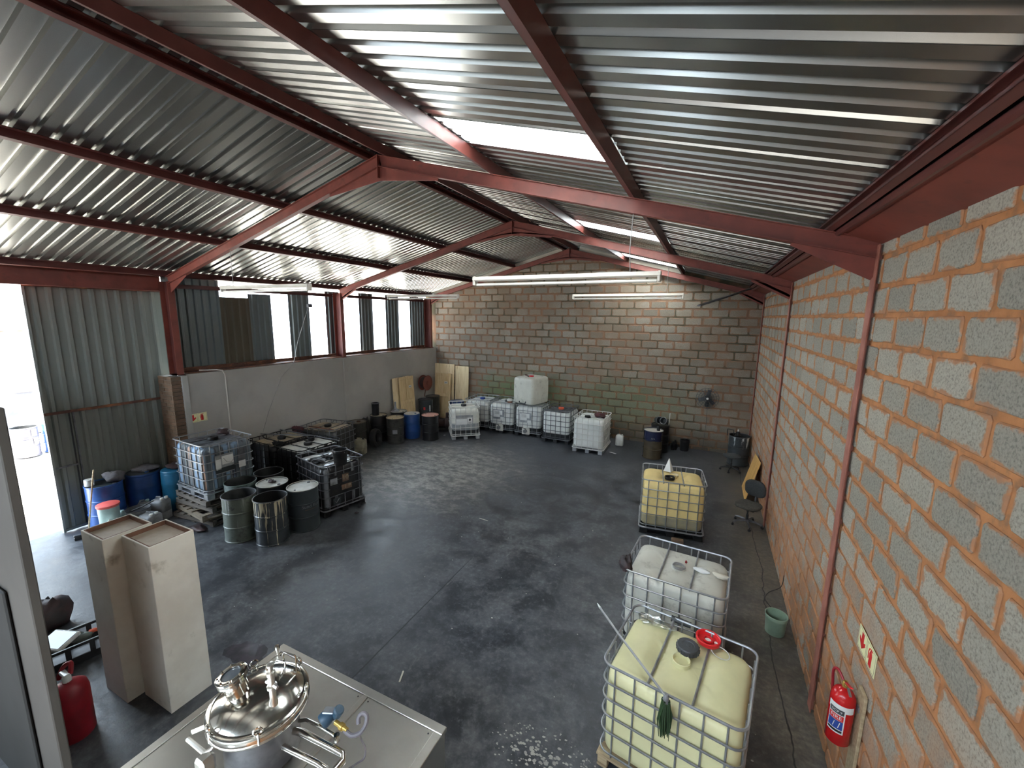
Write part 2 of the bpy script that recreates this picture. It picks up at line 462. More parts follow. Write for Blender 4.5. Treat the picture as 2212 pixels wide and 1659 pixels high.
M['dr_grey'] = drum_mat('grey_drum_paint', (.045, .041, .035), (.028, .026, .022), rough=.36, stain=(.014, .013, .011))
M['dr_out'] = drum_mat('pale_grey_drum_paint', (.055, .05, .065), (.045, .042, .055), rough=.5)
M['dr_corner'] = drum_mat('grey_drum_with_white_drips', (.05, .058, .062), (.035, .04, .043), (.55, .58, .58), 4.5, .62, .66, .35)
M['lid_white'] = simple('white_drum_lid', (.50, .50, .46), (.36, .35, .30), 4, rough=.4, c3=(.20, .15, .13), s3=5, lo3=.60, hi3=.75)
M['lid_cream'] = simple('oily_cream_drum_lid', (.56, .46, .29), (.40, .32, .20), 4, rough=.35)
M['lid_pink'] = simple('pinkish_drum_lid', (.58, .30, .22), (.48, .24, .18), 4, rough=.4)
M['lid_brown'] = simple('brown_drum_lid', (.16, .12, .075), (.11, .085, .055), 4, rough=.35)
M['drum_in'] = simple('dark_drum_inside', (.010, .010, .010), (.006, .006, .006), 5, rough=.5)
M['drum_in_g'] = simple('stained_drum_inside', (.060, .062, .062), (.022, .022, .022), 3, rough=.45)


# ------------------------------------------------------------------ mesh building
class MB:
    def __init__(s):
        s.v, s.f = [], []

    def add(s, vs, fs, mtx=None):
        o = len(s.v)
        if mtx is not None:
            vs = [mtx @ Vector(p) for p in vs]
        s.v += [tuple(p) for p in vs]
        s.f += [tuple(i + o for i in f) for f in fs]
        return s

    def box(s, c, d, mtx=None, ch=0.0):
        x, y, z = (k / 2 for k in d)
        if ch <= 0:
            vs = [(a * x, b * y, e * z) for a in (-1, 1) for b in (-1, 1) for e in (-1, 1)]
            fs = [(0, 1, 3, 2), (4, 6, 7, 5), (0, 4, 5, 1), (2, 3, 7, 6), (0, 2, 6, 4), (1, 5, 7, 3)]
        else:
            ch = min(ch, x * .9, y * .9, z * .9)
            vs, idx = [], {}
            for a in (-1, 1):
                for b in (-1, 1):
                    for e in (-1, 1):
                        for ax in range(3):
                            p = [a * (x - ch), b * (y - ch), e * (z - ch)]
                            p[ax] = (a * x, b * y, e * z)[ax]
                            idx[(a, b, e, ax)] = len(vs)
                            vs.append(tuple(p))
            fs = []
            for ax in range(3):
                o1, o2 = [(1, 2), (0, 2), (0, 1)][ax]
                for sgn in (-1, 1):
                    q = []
                    for (p1, p2) in ((-1, -1), (1, -1), (1, 1), (-1, 1)):
                        k = [0, 0, 0]
                        k[ax], k[o1], k[o2] = sgn, p1, p2
                        q.append(idx[(k[0], k[1], k[2], ax)])
                    if (sgn > 0) == (ax == 1):
                        q.reverse()
                    fs.append(tuple(q))
            for ax in range(3):
                o1, o2 = [(1, 2), (0, 2), (0, 1)][ax]
                for p1 in (-1, 1):
                    for p2 in (-1, 1):
                        q = []
                        for (sgn, which) in ((-1, o1), (1, o1), (1, o2), (-1, o2)):
                            k = [0, 0, 0]
                            k[ax], k[o1], k[o2] = sgn, p1, p2
                            q.append(idx[(k[0], k[1], k[2], which)])
                        flip = (p1 * p2 > 0)
                        if ax == 1:
                            flip = not flip
                        if not flip:
                            q.reverse()
                        fs.append(tuple(q))
            for a in (-1, 1):
                for b in (-1, 1):
                    for e in (-1, 1):
                        q = [idx[(a, b, e, k)] for k in range(3)]
                        if a * b * e < 0:
                            q.reverse()
                        fs.append(tuple(q))
        t = Matrix.Translation(Vector(c))
        return s.add(vs, fs, (mtx @ t) if mtx is not None else t)

    def tube(s, pts, r, seg=8, closed=False, caps=True, mtx=None):
        pts = [Vector(p) for p in pts]
        n = len(pts)
        rs = r if isinstance(r, (list, tuple)) else [r] * n
        vs, fs = [], []
        prev = None
        for i, p in enumerate(pts):
            a = pts[i - 1] if (i > 0 or closed) else p
            b = pts[(i + 1) % n] if (i < n - 1 or closed) else p
            d = (b - a)
            if d.length < 1e-9:
                d = Vector((0, 0, 1))
            d.normalize()
            if prev is None:
                h = Vector((0, 0, 1)) if abs(d.z) < .9 else Vector((1, 0, 0))
                u = d.cross(h).normalized()
            else:
                u = (prev - d * prev.dot(d))
                u = u.normalized() if u.length > 1e-6 else d.orthogonal().normalized()
            prev = u
            w = d.cross(u)
            for k in range(seg):
                t = 2 * PI * k / seg + PI / seg
                vs.append(p + (u * math.cos(t) + w * math.sin(t)) * rs[i])
        m = n if closed else n - 1
        for i in range(m):
            j = (i + 1) % n
            for k in range(seg):
                k2 = (k + 1) % seg
                fs.append((i * seg + k, i * seg + k2, j * seg + k2, j * seg + k))
        if caps and not closed:
            fs.append(tuple(range(seg - 1, -1, -1)))
            fs.append(tuple((n - 1) * seg + k for k in range(seg)))
        return s.add(vs, fs, mtx)

    def lathe(s, prof, seg=32, mtx=None, cap0=True, cap1=True):
        vs, fs = [], []
        for (r, z) in prof:
            for k in range(seg):
                t = 2 * PI * k / seg
                vs.append((r * math.cos(t), r * math.sin(t), z))
        for i in range(len(prof) - 1):
            for k in range(seg):
                k2 = (k + 1) % seg
                fs.append((i * seg + k, i * seg + k2, (i + 1) * seg + k2, (i + 1) * seg + k))
        if cap0:
            fs.append(tuple(range(seg - 1, -1, -1)))
        if cap1:
            b = (len(prof) - 1) * seg
            fs.append(tuple(b + k for k in range(seg)))
        return s.add(vs, fs, mtx)

    def prism(s, poly, h, mtx=None):
        n = len(poly)
        vs = [(p[0], p[1], 0) for p in poly] + [(p[0], p[1], h) for p in poly]
        fs = [tuple(range(n - 1, -1, -1)), tuple(range(n, 2 * n))]
        fs += [(i, (i + 1) % n, n + (i + 1) % n, n + i) for i in range(n)]
        return s.add(vs, fs, mtx)

    def loops(s, lps, cap0=True, cap1=True, mtx=None):
        n = len(lps[0])
        vs = [p for lp in lps for p in lp]
        fs = []
        for i in range(len(lps) - 1):
            for k in range(n):
                k2 = (k + 1) % n
                fs.append((i * n + k, i * n + k2, (i + 1) * n + k2, (i + 1) * n + k))
        if cap0:
            fs.append(tuple(range(n - 1, -1, -1)))
        if cap1:
            b = (len(lps) - 1) * n
            fs.append(tuple(b + k for k in range(n)))
        return s.add(vs, fs, mtx)

    def blob(s, c, d, rnd, amp=.25, seg=10, rings=7, mtx=None):
        lps = []
        ph = [rnd.uniform(0, 6.28) for _ in range(6)]
        for i in range(1, rings):
            la = -PI / 2 + PI * i / rings
            lp = []
            for k in range(seg):
                lo = 2 * PI * k / seg
                q = 1 + amp * (math.sin(2 * lo + ph[0] + 3 * la) * .5 + math.sin(3 * lo + ph[1] - 2 * la) * .4 + math.sin(5 * lo + ph[2] + 5 * la) * .3 + rnd.uniform(-.3, .3))
                z = math.sin(la)
                z = max(z, -.75)
                lp.append((c[0] + d[0] / 2 * q * math.cos(la) * math.cos(lo), c[1] + d[1] / 2 * q * math.cos(la) * math.sin(lo), c[2] + d[2] / 2 * q * z))
            lps.append(lp)
        return s.loops(lps, mtx=mtx)

    def mesh(s, name, smooth=None):
        me = bpy.data.meshes.new(name)
        me.from_pydata(s.v, [], s.f)
        if smooth:
            me.polygons.foreach_set('use_smooth', [True] * len(me.polygons))
            me.set_sharp_from_angle(angle=R(smooth))
        me.materials.append(None)
        me.update()
        return me


CACHE = {}


def soft(pts, n=5):
    """Catmull-Rom points through pts"""
    P = [Vector(p) for p in pts]
    out = []
    for i in range(len(P) - 1):
        p0, p1, p2, p3 = P[max(i - 1, 0)], P[i], P[i + 1], P[min(i + 2, len(P) - 1)]
        for k in range(n):
            t = k / n
            out.append(.5 * ((2 * p1) + (p2 - p0) * t + (2 * p0 - 5 * p1 + 4 * p2 - p3) * t * t + (3 * p1 - p0 - 3 * p2 + p3) * t ** 3))
    out.append(P[-1])
    return out




def obj(name, me, mat, parent=None, loc=(0, 0, 0), rot=(0, 0, 0), smooth=40, label=None, scale=None):
    """one mesh object; meshes may be shared, the material sits on the object"""
    if isinstance(me, MB):
        me = me.mesh(name, smooth)
    o = bpy.data.objects.new(name, me)
    COL.objects.link(o)
    o.location = loc
    o.rotation_euler = rot
    if scale:
        o.scale = scale
    sl = o.material_slots[0]
    sl.link = 'OBJECT'
    sl.material = M[mat] if isinstance(mat, str) else mat
    if parent is not None:
        o.parent = parent
    if label:
        o['label'] = label
    return o


def cached(key, fn, smooth=40):
    if key not in CACHE:
        CACHE[key] = fn().mesh(str(key).split('|')[0], smooth)
    return CACHE[key]


def tag(o, label, cat, group=None):
    o['label'] = label
    o['category'] = cat
    if group:
        o['group'] = group
    return o


def thing(name, label, cat, loc=(0, 0, 0), rz=0.0, group=None):
    o = bpy.data.objects.new(name, None)
    o.empty_display_size = .1
    COL.objects.link(o)
    o.location = loc
    o.rotation_euler = (0, 0, rz)
    return tag(o, label, cat, group)


def structure(name, parts_root=False):
    o = bpy.data.objects.new(name, None)
    COL.objects.link(o)
    o['kind'] = 'structure'
    return o


def struct(name, mb, mat, smooth=None):
    o = obj(name, mb, mat, None, smooth=smooth)
    o['kind'] = 'structure'
    return o


def rot_to(d, roll=0.0):
    """matrix turning +Z onto direction d"""
    return Vector(d).to_track_quat('Z', 'Y').to_matrix().to_4x4()


def proj(P):
    q = Vector(P) - CAM
    zz = q.dot(fw)
    if zz < .05:
        return None
    return (1106 + FOC * q.dot(rt) / zz, 829.5 - FOC * q.dot(up) / zz)


# ------------------------------------------------------------------ dimensions
XW, YF = 1.40, 14.72            # faces of block walls
XL = -10.56                     # face of the low plastered wall
XR_IN = -4.63                   # ridge
RT = 6.66                       # top of rafter at the ridge
SL = .263
EAVE = 5.06


def raf(x, off=0.0):
    return RT + off - SL * abs(x - XR_IN)


# ------------------------------------------------------------------ floor and yard
mb = MB()
mb.box((-4.95, 4.5, -.1), (12.9, 21.0, .2))
struct('floor', mb, 'floor')
mb = MB()
mb.box((-31.4, 10, -.14), (40, 60, .2))
struct('yard_ground', mb, 'yard')

# ------------------------------------------------------------------ block walls
BL, BH = .52, .2645


def block_shapes():
    out = []
    rnd = random.Random(5)
    for k in range(12):
        w, h = BL - .036 - rnd.uniform(0, .018), BH - .032 - rnd.uniform(0, .014)
        base = []
        cr = .022
        for (sx, sz) in ((-1, -1), (1, -1), (1, 1), (-1, 1)):
            x, z = sx * w / 2, sz * h / 2
            a = (x - sx * cr, z + 0) if sx * sz > 0 else (x, z - sz * cr)
            b = (x, z - sz * cr) if sx * sz > 0 else (x - sx * cr, z)
            base += [b, a] if False else ([a, b] if sx * sz < 0 else [b, a])
        # order: make a clean ring with mid points
        ring = [(-w / 2 + cr, -h / 2), (rnd.uniform(-.08, .08), -h / 2), (w / 2 - cr, -h / 2), (w / 2, -h / 2 + cr), (w / 2, h / 2 - cr), (w / 2 - cr, h / 2), (rnd.uniform(-.08, .08), h / 2), (-w / 2 + cr, h / 2), (-w / 2, h / 2 - cr), (-w / 2, -h / 2 + cr)]
        ring = [(p[0] + rnd.uniform(-.010, .010), p[1] + rnd.uniform(-.009, .009)) for p in ring]
        out.append((ring, w, h, rnd.random()))
    return out


SHAPES = block_shapes()


def block_mb(ring, cut_h=None, cut=None):
    """front at local -y ; ring in local x,z"""
    lps = [[(p[0], 0.02, p[1]) for p in ring], [(p[0], -.004, p[1]) for p in ring], [(p[0] * .955, -.012, p[1] * .93) for p in ring]]
    m = MB()
    m.loops(lps, cap0=False)
    return m


def finish_block_mesh(me, uvs, tone):
    uvl = me.uv_layers.new(name='UVMap')
    for li, lp in enumerate(me.loops):
        uvl.data[li].uv = uvs[lp.vertex_index]
    at = me.attributes.new('tone', 'FLOAT', 'FACE')
    at.data.foreach_set('value', tone)


BLOCK_ME = []
for k, (ring, w, h, tn) in enumerate(SHAPES):
    m = block_mb(ring)
    me = m.mesh('cement_block', None)
    finish_block_mesh(me, [(p[0] / w + .5, p[2] / h + .5) for p in m.v], [tn] * len(me.polygons))
    BLOCK_ME.append(me)


def clip_ring(ring, x0, x1, z0, z1):
    return [(min(max(p[0], x0), x1), min(max(p[1], z0), z1)) for p in ring]


def block_wall(parent, to_world, ulo, uhi, zlo, topfn, z_first, mat, rz, place, seed, u_off=0.0):
    """place(u, z) -> location; blocks that are whole become objects (largest 300), the rest one stuff mesh"""
    rnd = random.Random(seed)
    whole, cut = [], []
    row = 0
    z = z_first
    while z < topfn(None):
        zc = z + BH / 2
        u = ulo - BL * ((row % 2) * .5 + u_off) - rnd.uniform(0, .12)
        while u < uhi:
            uc = u + BL / 2
            u += BL
            a, b = max(uc - BL / 2, ulo), min(uc + BL / 2, uhi)
            if b - a < .07:
                continue
            top = min(topfn(a), topfn(b))
            zt = min(zc + BH / 2, top)
            zb = max(zc - BH / 2, zlo)
            if zt - zb < .05:
                continue
            k = rnd.randrange(12)
            full = (b - a > BL - .01) and (zt - zb > BH - .01)
            (whole if full else cut).append((uc, zc, k, a, b, zb, zt))
        z += BH
        row += 1
    sized = []
    for w in whole:
        pr = [proj(place(w[0] + du, w[1] + dz)) for du, dz in ((-.24, -.12), (.24, -.12), (.24, .12), (-.24, .12))]
        if any(p is None for p in pr):
            sized.append((0, w))
            continue
        ar = abs(sum(pr[i][0] * pr[(i + 1) % 4][1] - pr[(i + 1) % 4][0] * pr[i][1] for i in range(4))) / 2
        inside = any(0 < p[0] < 2212 and 0 < p[1] < 1659 for p in pr)
        sized.append((ar if inside else 0, w))
    sized.sort(key=lambda q: -q[0])
    for ar, w in sized[:300]:
        o = obj('cement_block', BLOCK_ME[w[2]], mat, parent, place(w[0], w[1]), (0, 0, rz + rnd.uniform(-.006, .006)))
        o.rotation_euler[1] = rnd.uniform(-.008, .008)
    m = MB()
    uvs, tones = [], []
    rest = [q[1] for q in sized[300:]] + cut
    mz = Matrix.Rotation(rz, 4, 'Z')
    for (uc, zc, k, a, b, zb, zt) in rest:
        ring, w, h, tn = SHAPES[k]
        ring = clip_ring(ring, a - uc + .008, b - uc - .008, zb - zc + .006, zt - zc - .006)
        bm_ = block_mb(ring)
        n0 = len(m.f)
        m.add(bm_.v, bm_.f, Matrix.Translation(place(uc, zc)) @ mz)
        uvs += [(p[0] / w + .5, p[2] / h + .5) for p in bm_.v]
        tones += [rnd.random()] * (len(m.f) - n0)
    me = m.mesh('small_blocks', None)
    finish_block_mesh(me, uvs, tones)
    o = obj('small_blocks', me, mat, parent)
    o['kind'] = 'stuff'
    return o


# right wall
wr = structure('wall_right')
mb = MB()
mb.box((XW + .09, 4.4, EAVE / 2), (.18 - .0, 20.8, EAVE))
mb2 = MB()
obj('mortar_backing', mb, 'mortar_r', wr, smooth=None, label='orange mortar bed showing in the joints')
block_wall(wr, None, -1.0, YF, 0.0, lambda u: EAVE, .159 - BH, 'block_r', -PI / 2, lambda u, z: Vector((XW - .001, u, z)), 3, .25)
# far wall with gable
wf = structure('wall_far')


def gable(u):
    if u is None:
        return 6.5
    return raf(u, -.02)


poly = [(XL - .5, 0), (XW + .1, 0), (XW + .1, raf(XW) + .115), (XR_IN, RT + .12), (XL - .5, raf(XL - .5) + .115)]
mb = MB()
mb.prism(poly, .2, Matrix.Translation((0, YF + .21, 0)) @ Matrix.Rotation(PI / 2, 4, 'X'))
obj('mortar_backing', mb, 'mortar_f', wf, smooth=None, label='brown mortar bed showing in the joints')
block_wall(wf, None, XL, XW, 0.0, gable, .12 - BH, 'block_f', 0.0, lambda u, z: Vector((u, YF + .011, z)), 8, .1)

# ------------------------------------------------------------------ low plastered wall and cladding on the left
wl = structure('wall_left')
mb = MB()
mb.box((XL - .13, 9.97, 2.947 / 2), (.26, 9.5, 2.947))
obj('low_wall', mb, 'plaster', wl, smooth=None)
mb = MB()
mb.box((XL - .05, 5.17, 1.465), (.16, .12, 2.93), ch=.006)
obj('end_post', mb, 'plaster_light', wl, smooth=None, label='pale end post of the low grey wall')
mb = MB()
mb.box((XL + .012, 9.74, 1.45), (.05, .17, 2.90), ch=.01)
obj('pilaster', mb, 'plaster', wl, smooth=None)
XC = -10.92


def clad_mb(width, z0, z1, pitch=.1715, depth=.036):
    n = max(1, round(width / pitch))
    p = width / n
    pts = []
    for i in range(n):
        y = i * p
        pts += [(y, 0), (y + p * .52, 0), (y + p * .64, depth), (y + p * .88, depth)]
    pts.append((width, 0))
    m = MB()
    vs = [(x, y, z) for z in (z0, z1) for (y, x) in pts]
    k = len(pts)
    fs = [(i, i + 1, k + i + 1, k + i) for i in range(k - 1)]
    vs2 = [(x - .0012, y, z) for (x, y, z) in vs]
    m.add(vs, fs)
    m.add(vs2, [tuple(reversed(f)) for f in fs])
    return m


def wy(y):          # measured on x=-10.6, moved out to the sheet plane
    return y * (-XC / 10.6)


for (a, b, z0, z1, mt) in ((5.12, 6.30, 2.90, 5.10, 'clad_zinc'), (6.28, 7.02, 2.90, 4.71, 'clad_brown'), (7.0, 7.62, 2.90, 4.82, 'clad_zinc'), (8.14, 8.82, 2.86, 5.02, 'clad_zinc'),
                           (9.42, 9.95, 2.86, 5.02, 'clad_zinc'), (10.80, 11.43, 2.86, 5.04, 'clad_zinc'), (12.10, 12.80, 2.86, 5.04, 'clad_zinc'), (13.48, 14.36, 2.86, 5.04, 'clad_zinc')):
    obj('cladding_sheet', clad_mb(b - a, z0, z1), mt, wl, (XC, a, 0), smooth=None)
mb = MB()
mb.box((XC + .02, 14.40, 3.95), (.05, .10, 1.95))
obj('corner_flashing', mb, 'cream', wl, smooth=None, label='cream corner flashing beside the far column')


def cbeam(L, w=.05, h=.10, t=.005):
    """channel along +Y, open to +x"""
    m = MB()
    m.box((0, L / 2, 0), (t, L, h))
    m.box((w / 2, L / 2, h / 2 - t / 2), (w, L, t))
    m.box((w / 2, L / 2, -h / 2 + t / 2), (w, L, t))
    m.box((w - t / 2, L / 2, h / 2 - .012), (t, L, .024))
    m.box((w - t / 2, L / 2, -h / 2 + .012), (t, L, .024))
    return m


for (z, a, b) in ((3.03, 5.2, 9.65), (3.03, 9.80, 14.3), (4.90, 5.2, 9.65), (4.90, 9.80, 14.3)):
    obj('girt', cbeam(b - a, .06, .09), 'rust' if z < 4 else 'purlin', wl, (XC + .055, a, z), smooth=None, label='dark steel girt behind the cladding')
mb = MB()
mb.box((XL - .19, 9.97, 2.965), (.30, 9.3, .02))
obj('wall_ledge', mb, 'rust', wl, smooth=None, label='rusty ledge on top of the low wall')

# brick pier
pier = structure('wall_pier')
mb = MB()
mb.box((-10.85, 5.04, 1.46), (.50, .20, 2.92))
obj('mortar_core', mb, 'pier_mortar', pier, smooth=None)
mb = MB()
rnd = random.Random(2)
for r in range(34):
    z = .043 + r * .086
    for k in range(-1, 3):
        x0 = -11.11 + (k * .23) + (r % 2) * .115
        a, b = max(x0, -11.11), min(x0 + .22, -10.59)
        if b - a > .04:
            mb.box(((a + b) / 2, 4.94 + rnd.uniform(-.003, .003), z), (b - a, .03, .074))
    mb.box((-11.115, 5.04, z), (.03, .2, .074))
    mb.box((-10.585, 5.02, z), (.03, .2, .074))
o = obj('pier_bricks', mb, 'pier_brick', pier, smooth=None)
o['kind'] = 'stuff'

# ------------------------------------------------------------------ portal frames


def ibeam(L, h=.16, w=.085, tw=.006, tf=.009):
    """along +X from 0 to L, top of the section at z=0"""
    m = MB()
    m.box((L / 2, 0, -h / 2), (L, tw, h))
    m.box((L / 2, 0, -tf / 2), (L, w, tf))
    m.box((L / 2, 0, -h + tf / 2), (L, w, tf))
    return m


def frame(y, label, knee_mat='red', first=False, low_left=2.95):
    t = thing('steel_portal_frame', label, 'steel frame', (XR_IN, y, 0), 0, 'red steel portal frames')
    ang = math.atan(SL)
    half = (XW - XR_IN - .02) / math.cos(ang)
    for s in (1, -1):
        hl = half
        me = cached('rafter|%.3f' % hl, lambda: ibeam(hl), None)
        o = obj('rafter', me, 'red', t, (0, 0, RT), (0, ang, 0) if s > 0 else (0, ang, PI))
    # apex plates
    poly = [(0, RT - .15), (1.05, RT - .15 - 1.05 * SL), (.25, RT - .315), (-.25, RT - .315), (-1.05, RT - .15 - 1.05 * SL)]
    m = MB()
    m.prism(poly, .008, Matrix.Translation((0, .004, 0)) @ Matrix.Rotation(PI / 2, 4, 'X'))
    for s in (-1, 1):
        a, b = Vector((0, 0, RT - .312)), Vector((s * 1.05, 0, RT - .155 - 1.05 * SL))
        d = b - a
        m.box((0, 0, d.length / 2), (.008, .085, d.length), Matrix.Translation(a) @ rot_to(d))
    obj('apex_haunch', m, 'red', t, smooth=None)
    m = MB()
    m.box((0, 0, RT - .16), (.016, .11, .32))
    obj('apex_plate', m, 'red', t, smooth=None)
    # knee haunches
    for s in (1, -1):
        xk = s * (XW - XR_IN - .045)
        x0 = s * (abs(xk) - .68)
        zz = RT - .15
        poly = [(x0, zz - abs(x0) * SL), (xk, zz - abs(xk) * SL + .1), (xk, 4.755)]
        if s < 0:
            poly.reverse()
        m = MB()
        m.prism(poly, .008, Matrix.Translation((0, .004, 0)) @ Matrix.Rotation(PI / 2, 4, 'X'))
        a, b = Vector((x0, 0, zz - abs(x0) * SL)), Vector((xk, 0, 4.757))
        d = b - a
        m.box((0, 0, d.length / 2), (.008, .085, d.length), Matrix.Translation(a) @ rot_to(d))
        obj('knee_haunch', m, 'red', t, smooth=None)
    # right column: face and flange edge proud of the blocks
    m = MB()
    xr = XW - XR_IN
    m.box((xr - .044, 0, 2.52), (.009, .13, 5.04))
    m.box((xr + .02, 0, 2.52), (.12, .012, 5.04))
    obj('wall_column', m, 'red_pink', t, smooth=None, label='faded red column standing proud of the block wall')
    # left column
    m = MB()
    xl = XL - XR_IN
    zh = 4.98 - low_left
    for (xx, ww) in ((xl + .004, .009), (xl - .30, .009)):
        m.box((xx, 0, low_left + zh / 2), (ww, .13, zh))
        m.box((xl - .15, 0, low_left + .006), (.34, .16, .012))
    obj('column', m, 'red', t, smooth=None)
    m = MB()
    m.box((xl - .15, .03, low_left + zh / 2), (.29, .008, zh))
    obj('column_web', m, 'purlin', t, smooth=None)
    return t


frame(5.115, 'red steel portal frame nearest the camera, spanning over the oily drums')
frame(9.74, 'red steel portal frame in the middle of the roof, between the other two')
frame(14.40, 'red steel gable frame set against the far block wall')

# ------------------------------------------------------------------ purlins
PL = 18.6


def purlin(x, label, flip=False, name='roof_purlin'):
    z = raf(x) + .062
    a = math.atan(SL) * (1 if x > XR_IN else -1)
    me = cached('purlin_channel', lambda: cbeam(PL, .055, .122), None)
    o = obj(name, me, 'purlin', None, (x, -3.95, z), (0, a, 0) if not flip else (0, a, 0))
    if flip:
        o.scale = (-1, 1, 1)
    return tag(o, label, 'purlin', 'roof purlins')


purlin(XR_IN - .22, 'dark red purlin just left of the roof ridge')
purlin(XR_IN + .20, 'dark red purlin just right of the roof ridge', True)
purlin(-6.80, 'dark red purlin on the left roof slope, first down from the ridge pair')
purlin(-8.66, 'dark red purlin halfway down the left roof slope')
purlin(-10.66, 'dark red purlin along the left eave above the cladding')
purlin(-2.67, 'dark red purlin on the right slope at the upper end of the skylights', True)
purlin(-.88, 'dark red purlin on the right slope at the lower end of the skylights', True)
purlin(1.00, 'dark red purlin along the right eave above the block wall', True)
# eave soffit on the right
tr = structure('trim_1')
mb = MB()
mb.prism([(1.03, 5.185), (1.40, 5.055), (1.40, 5.07), (1.03, 5.20)], 18.7, Matrix.Translation((0, 14.6, 0)) @ Matrix.Rotation(PI / 2, 4, 'X'))
mb.prism([(1.10, 5.150), (1.40, 5.045), (1.40, 5.055), (1.10, 5.162)], 18.7, Matrix.Translation((0, 14.6, 0)) @ Matrix.Rotation(PI / 2, 4, 'X'))
mb.box((1.43, 5.3, 5.20), (.012, 18.7, .28))
obj('soffit_plate', mb, 'red', tr, smooth=None)
mb = MB()
mb.tube([(1.04, -3.9, 5.17), (1.04, 14.6, 5.17)], .030, 8)
obj('soffit_edge', mb, 'purlin', tr)
# cream gable boards
tr2 = structure('trim_2')
segs = [(-4.33, -2.74), (-2.60, -.95), (-4.93, -6.73), (-6.87, -8.59), (-8.73, -10.4)]
for (a, b) in segs:
    d = Vector((b - a, 0, raf(b) - raf(a)))
    m = MB()
    m.box((d.length / 2, 0, .07), (d.length, .02, .125))
    obj('gable_board', m, 'cream', tr2, (a, 14.50, raf(a) + .004), (0, -math.atan2(d.z, abs(d.x)), 0 if b > a else PI), smooth=None)

# ------------------------------------------------------------------ roof sheets
ROOF_OFF = .128


def ibr_mb(L, w=.686):
    p = w / 4
    pts = []
    for i in range(4):
        y = i * p
        pts += [(y, 0), (y + .098, 0), (y + .112, .037), (y + .157, .037)]
    pts.append((w + .01, 0))
    k = len(pts)
    m = MB()
    vs = [(x, y, z) for x in (0, L) for (y, z) in pts]
    fs = [(i, i + 1, k + i + 1, k + i) for i in range(k - 1)]
    m.add(vs, [tuple(reversed(f)) for f in fs])
    m.add([(x, y, z + .0012) for (x, y, z) in vs], fs)
    return m


ceil = structure('ceiling')
ang = math.atan(SL)


def sheet(x0, x1, y, mat, name='roof_sheet', lab=None):
    """from |x-ridge| = x0 to x1 on one side; sign from x1"""
    s = 1 if x1 > 0 else -1
    L = (abs(x1) - abs(x0)) / math.cos(ang)
    me = cached('ibr|%.3f' % L, lambda: ibr_mb(L), None)
    z = RT + ROOF_OFF - SL * abs(x0)
    if s > 0:
        o = obj(name, me, mat, ceil, (XR_IN + x0, y, z), (0, ang, 0), label=lab)
    else:
        o = obj(name, me, mat, ceil, (XR_IN + x0, y + .686, z), (0, ang, PI), label=lab)
    return o


for i in range(-11, 17):
    y = 3.66 + .686 * i + (i % 2) * .0
    if i in (0, 7, 14):
        sheet(.03, 2.02, y, 'roof')
        sheet(1.94, 3.78, y, 'skylight', 'skylight_sheet', 'translucent white fibreglass roof sheet')
        sheet(3.70, 6.25, y, 'roof')
    else:
        sheet(.03, 6.25, y, 'roof')
    sheet(-.03, -7.05, y, 'roof')
mb = MB()
for s in (-1, 1):
    d = Vector((s * .3, 0, -.3 * SL))
    mb.box((0, 0, 0), (.36, 20.0, .004), Matrix.Translation((s * .165, 5.3, RT + ROOF_OFF + .045 - .165 * SL)) @ Matrix.Rotation(s * ang, 4, 'Y'))
obj('ridge_cap', mb, 'galv', ceil, (XR_IN, 0, 0), smooth=None)

# ------------------------------------------------------------------ sliding door on the left
XD = -11.22
dr = structure('door_1')
m = clad_mb(2.2, .03, 4.84, .2, .042)
obj('door_sheet', m, 'door_sheet', dr, (XD, 3.10, 0), smooth=None)
for z in (4.79, 2.40, .06):
    m = MB()
    m.box((XD + .055, 4.2, z), (.03, 2.2, .05))
    obj('door_rail', m, 'door_sheet' if z < 2 else 'rust', dr, smooth=None)
m = MB()
m.box((XD + .03, 3.115, 2.42), (.07, .035, 4.82))
obj('door_stile', m, 'far_sheet', dr, smooth=None, label='bright metal edge of the sliding door')
for (yy, z0, z1) in ((3.44, .06, 2.38), (3.50, .06, 2.38)):
    m = MB()
    m.box((XD + .055, yy, (z0 + z1) / 2), (.022, .022, z1 - z0))
    obj('wicket_post', m, 'black_plastic' if yy < 3.47 else 'galv_dirty', dr, smooth=None, label='upright of the small door cut in the sliding door')
m = MB()
m.box((XD + .06, 3.30, 1.33), (.02, .34, .03))
obj('wicket_rail', m, 'galv_dirty', dr, smooth=None)
# lintel channel and track over the door
tr3 = structure('trim_3')
m = MB()
m.box((-10.92, 1.3, 4.945), (.012, 7.6, .33))
m.box((-10.88, 1.3, 4.785), (.08, 7.6, .012))
m.box((-10.88, 1.3, 5.09), (.08, 7.6, .012))
obj('door_lintel', m, 'red', tr3, smooth=None)
m = MB()
m.box((-11.16, 3.2, 4.90), (.06, 4.2, .06))
obj('door_track', m, 'red', tr3, smooth=None)
# front partition, with a thin dark sheet added as its soft shadow
m = MB()
m.box((-7.9, 1.02, 1.835), (6.95, .06, 3.67), ch=.008)
struct('wall_front', m, 'partition')
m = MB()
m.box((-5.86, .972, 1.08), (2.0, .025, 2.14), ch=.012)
tag(obj('shadow_sheet', m, 'partition_shade', smooth=None), 'dark sheet standing in for the shadow on the pale partition at lower left', 'shadow')
m = MB()
m.box((XL - .13, -2.5, 2.6), (.26, 7.0, 5.2))
struct('wall_left_rear', m, 'plaster')
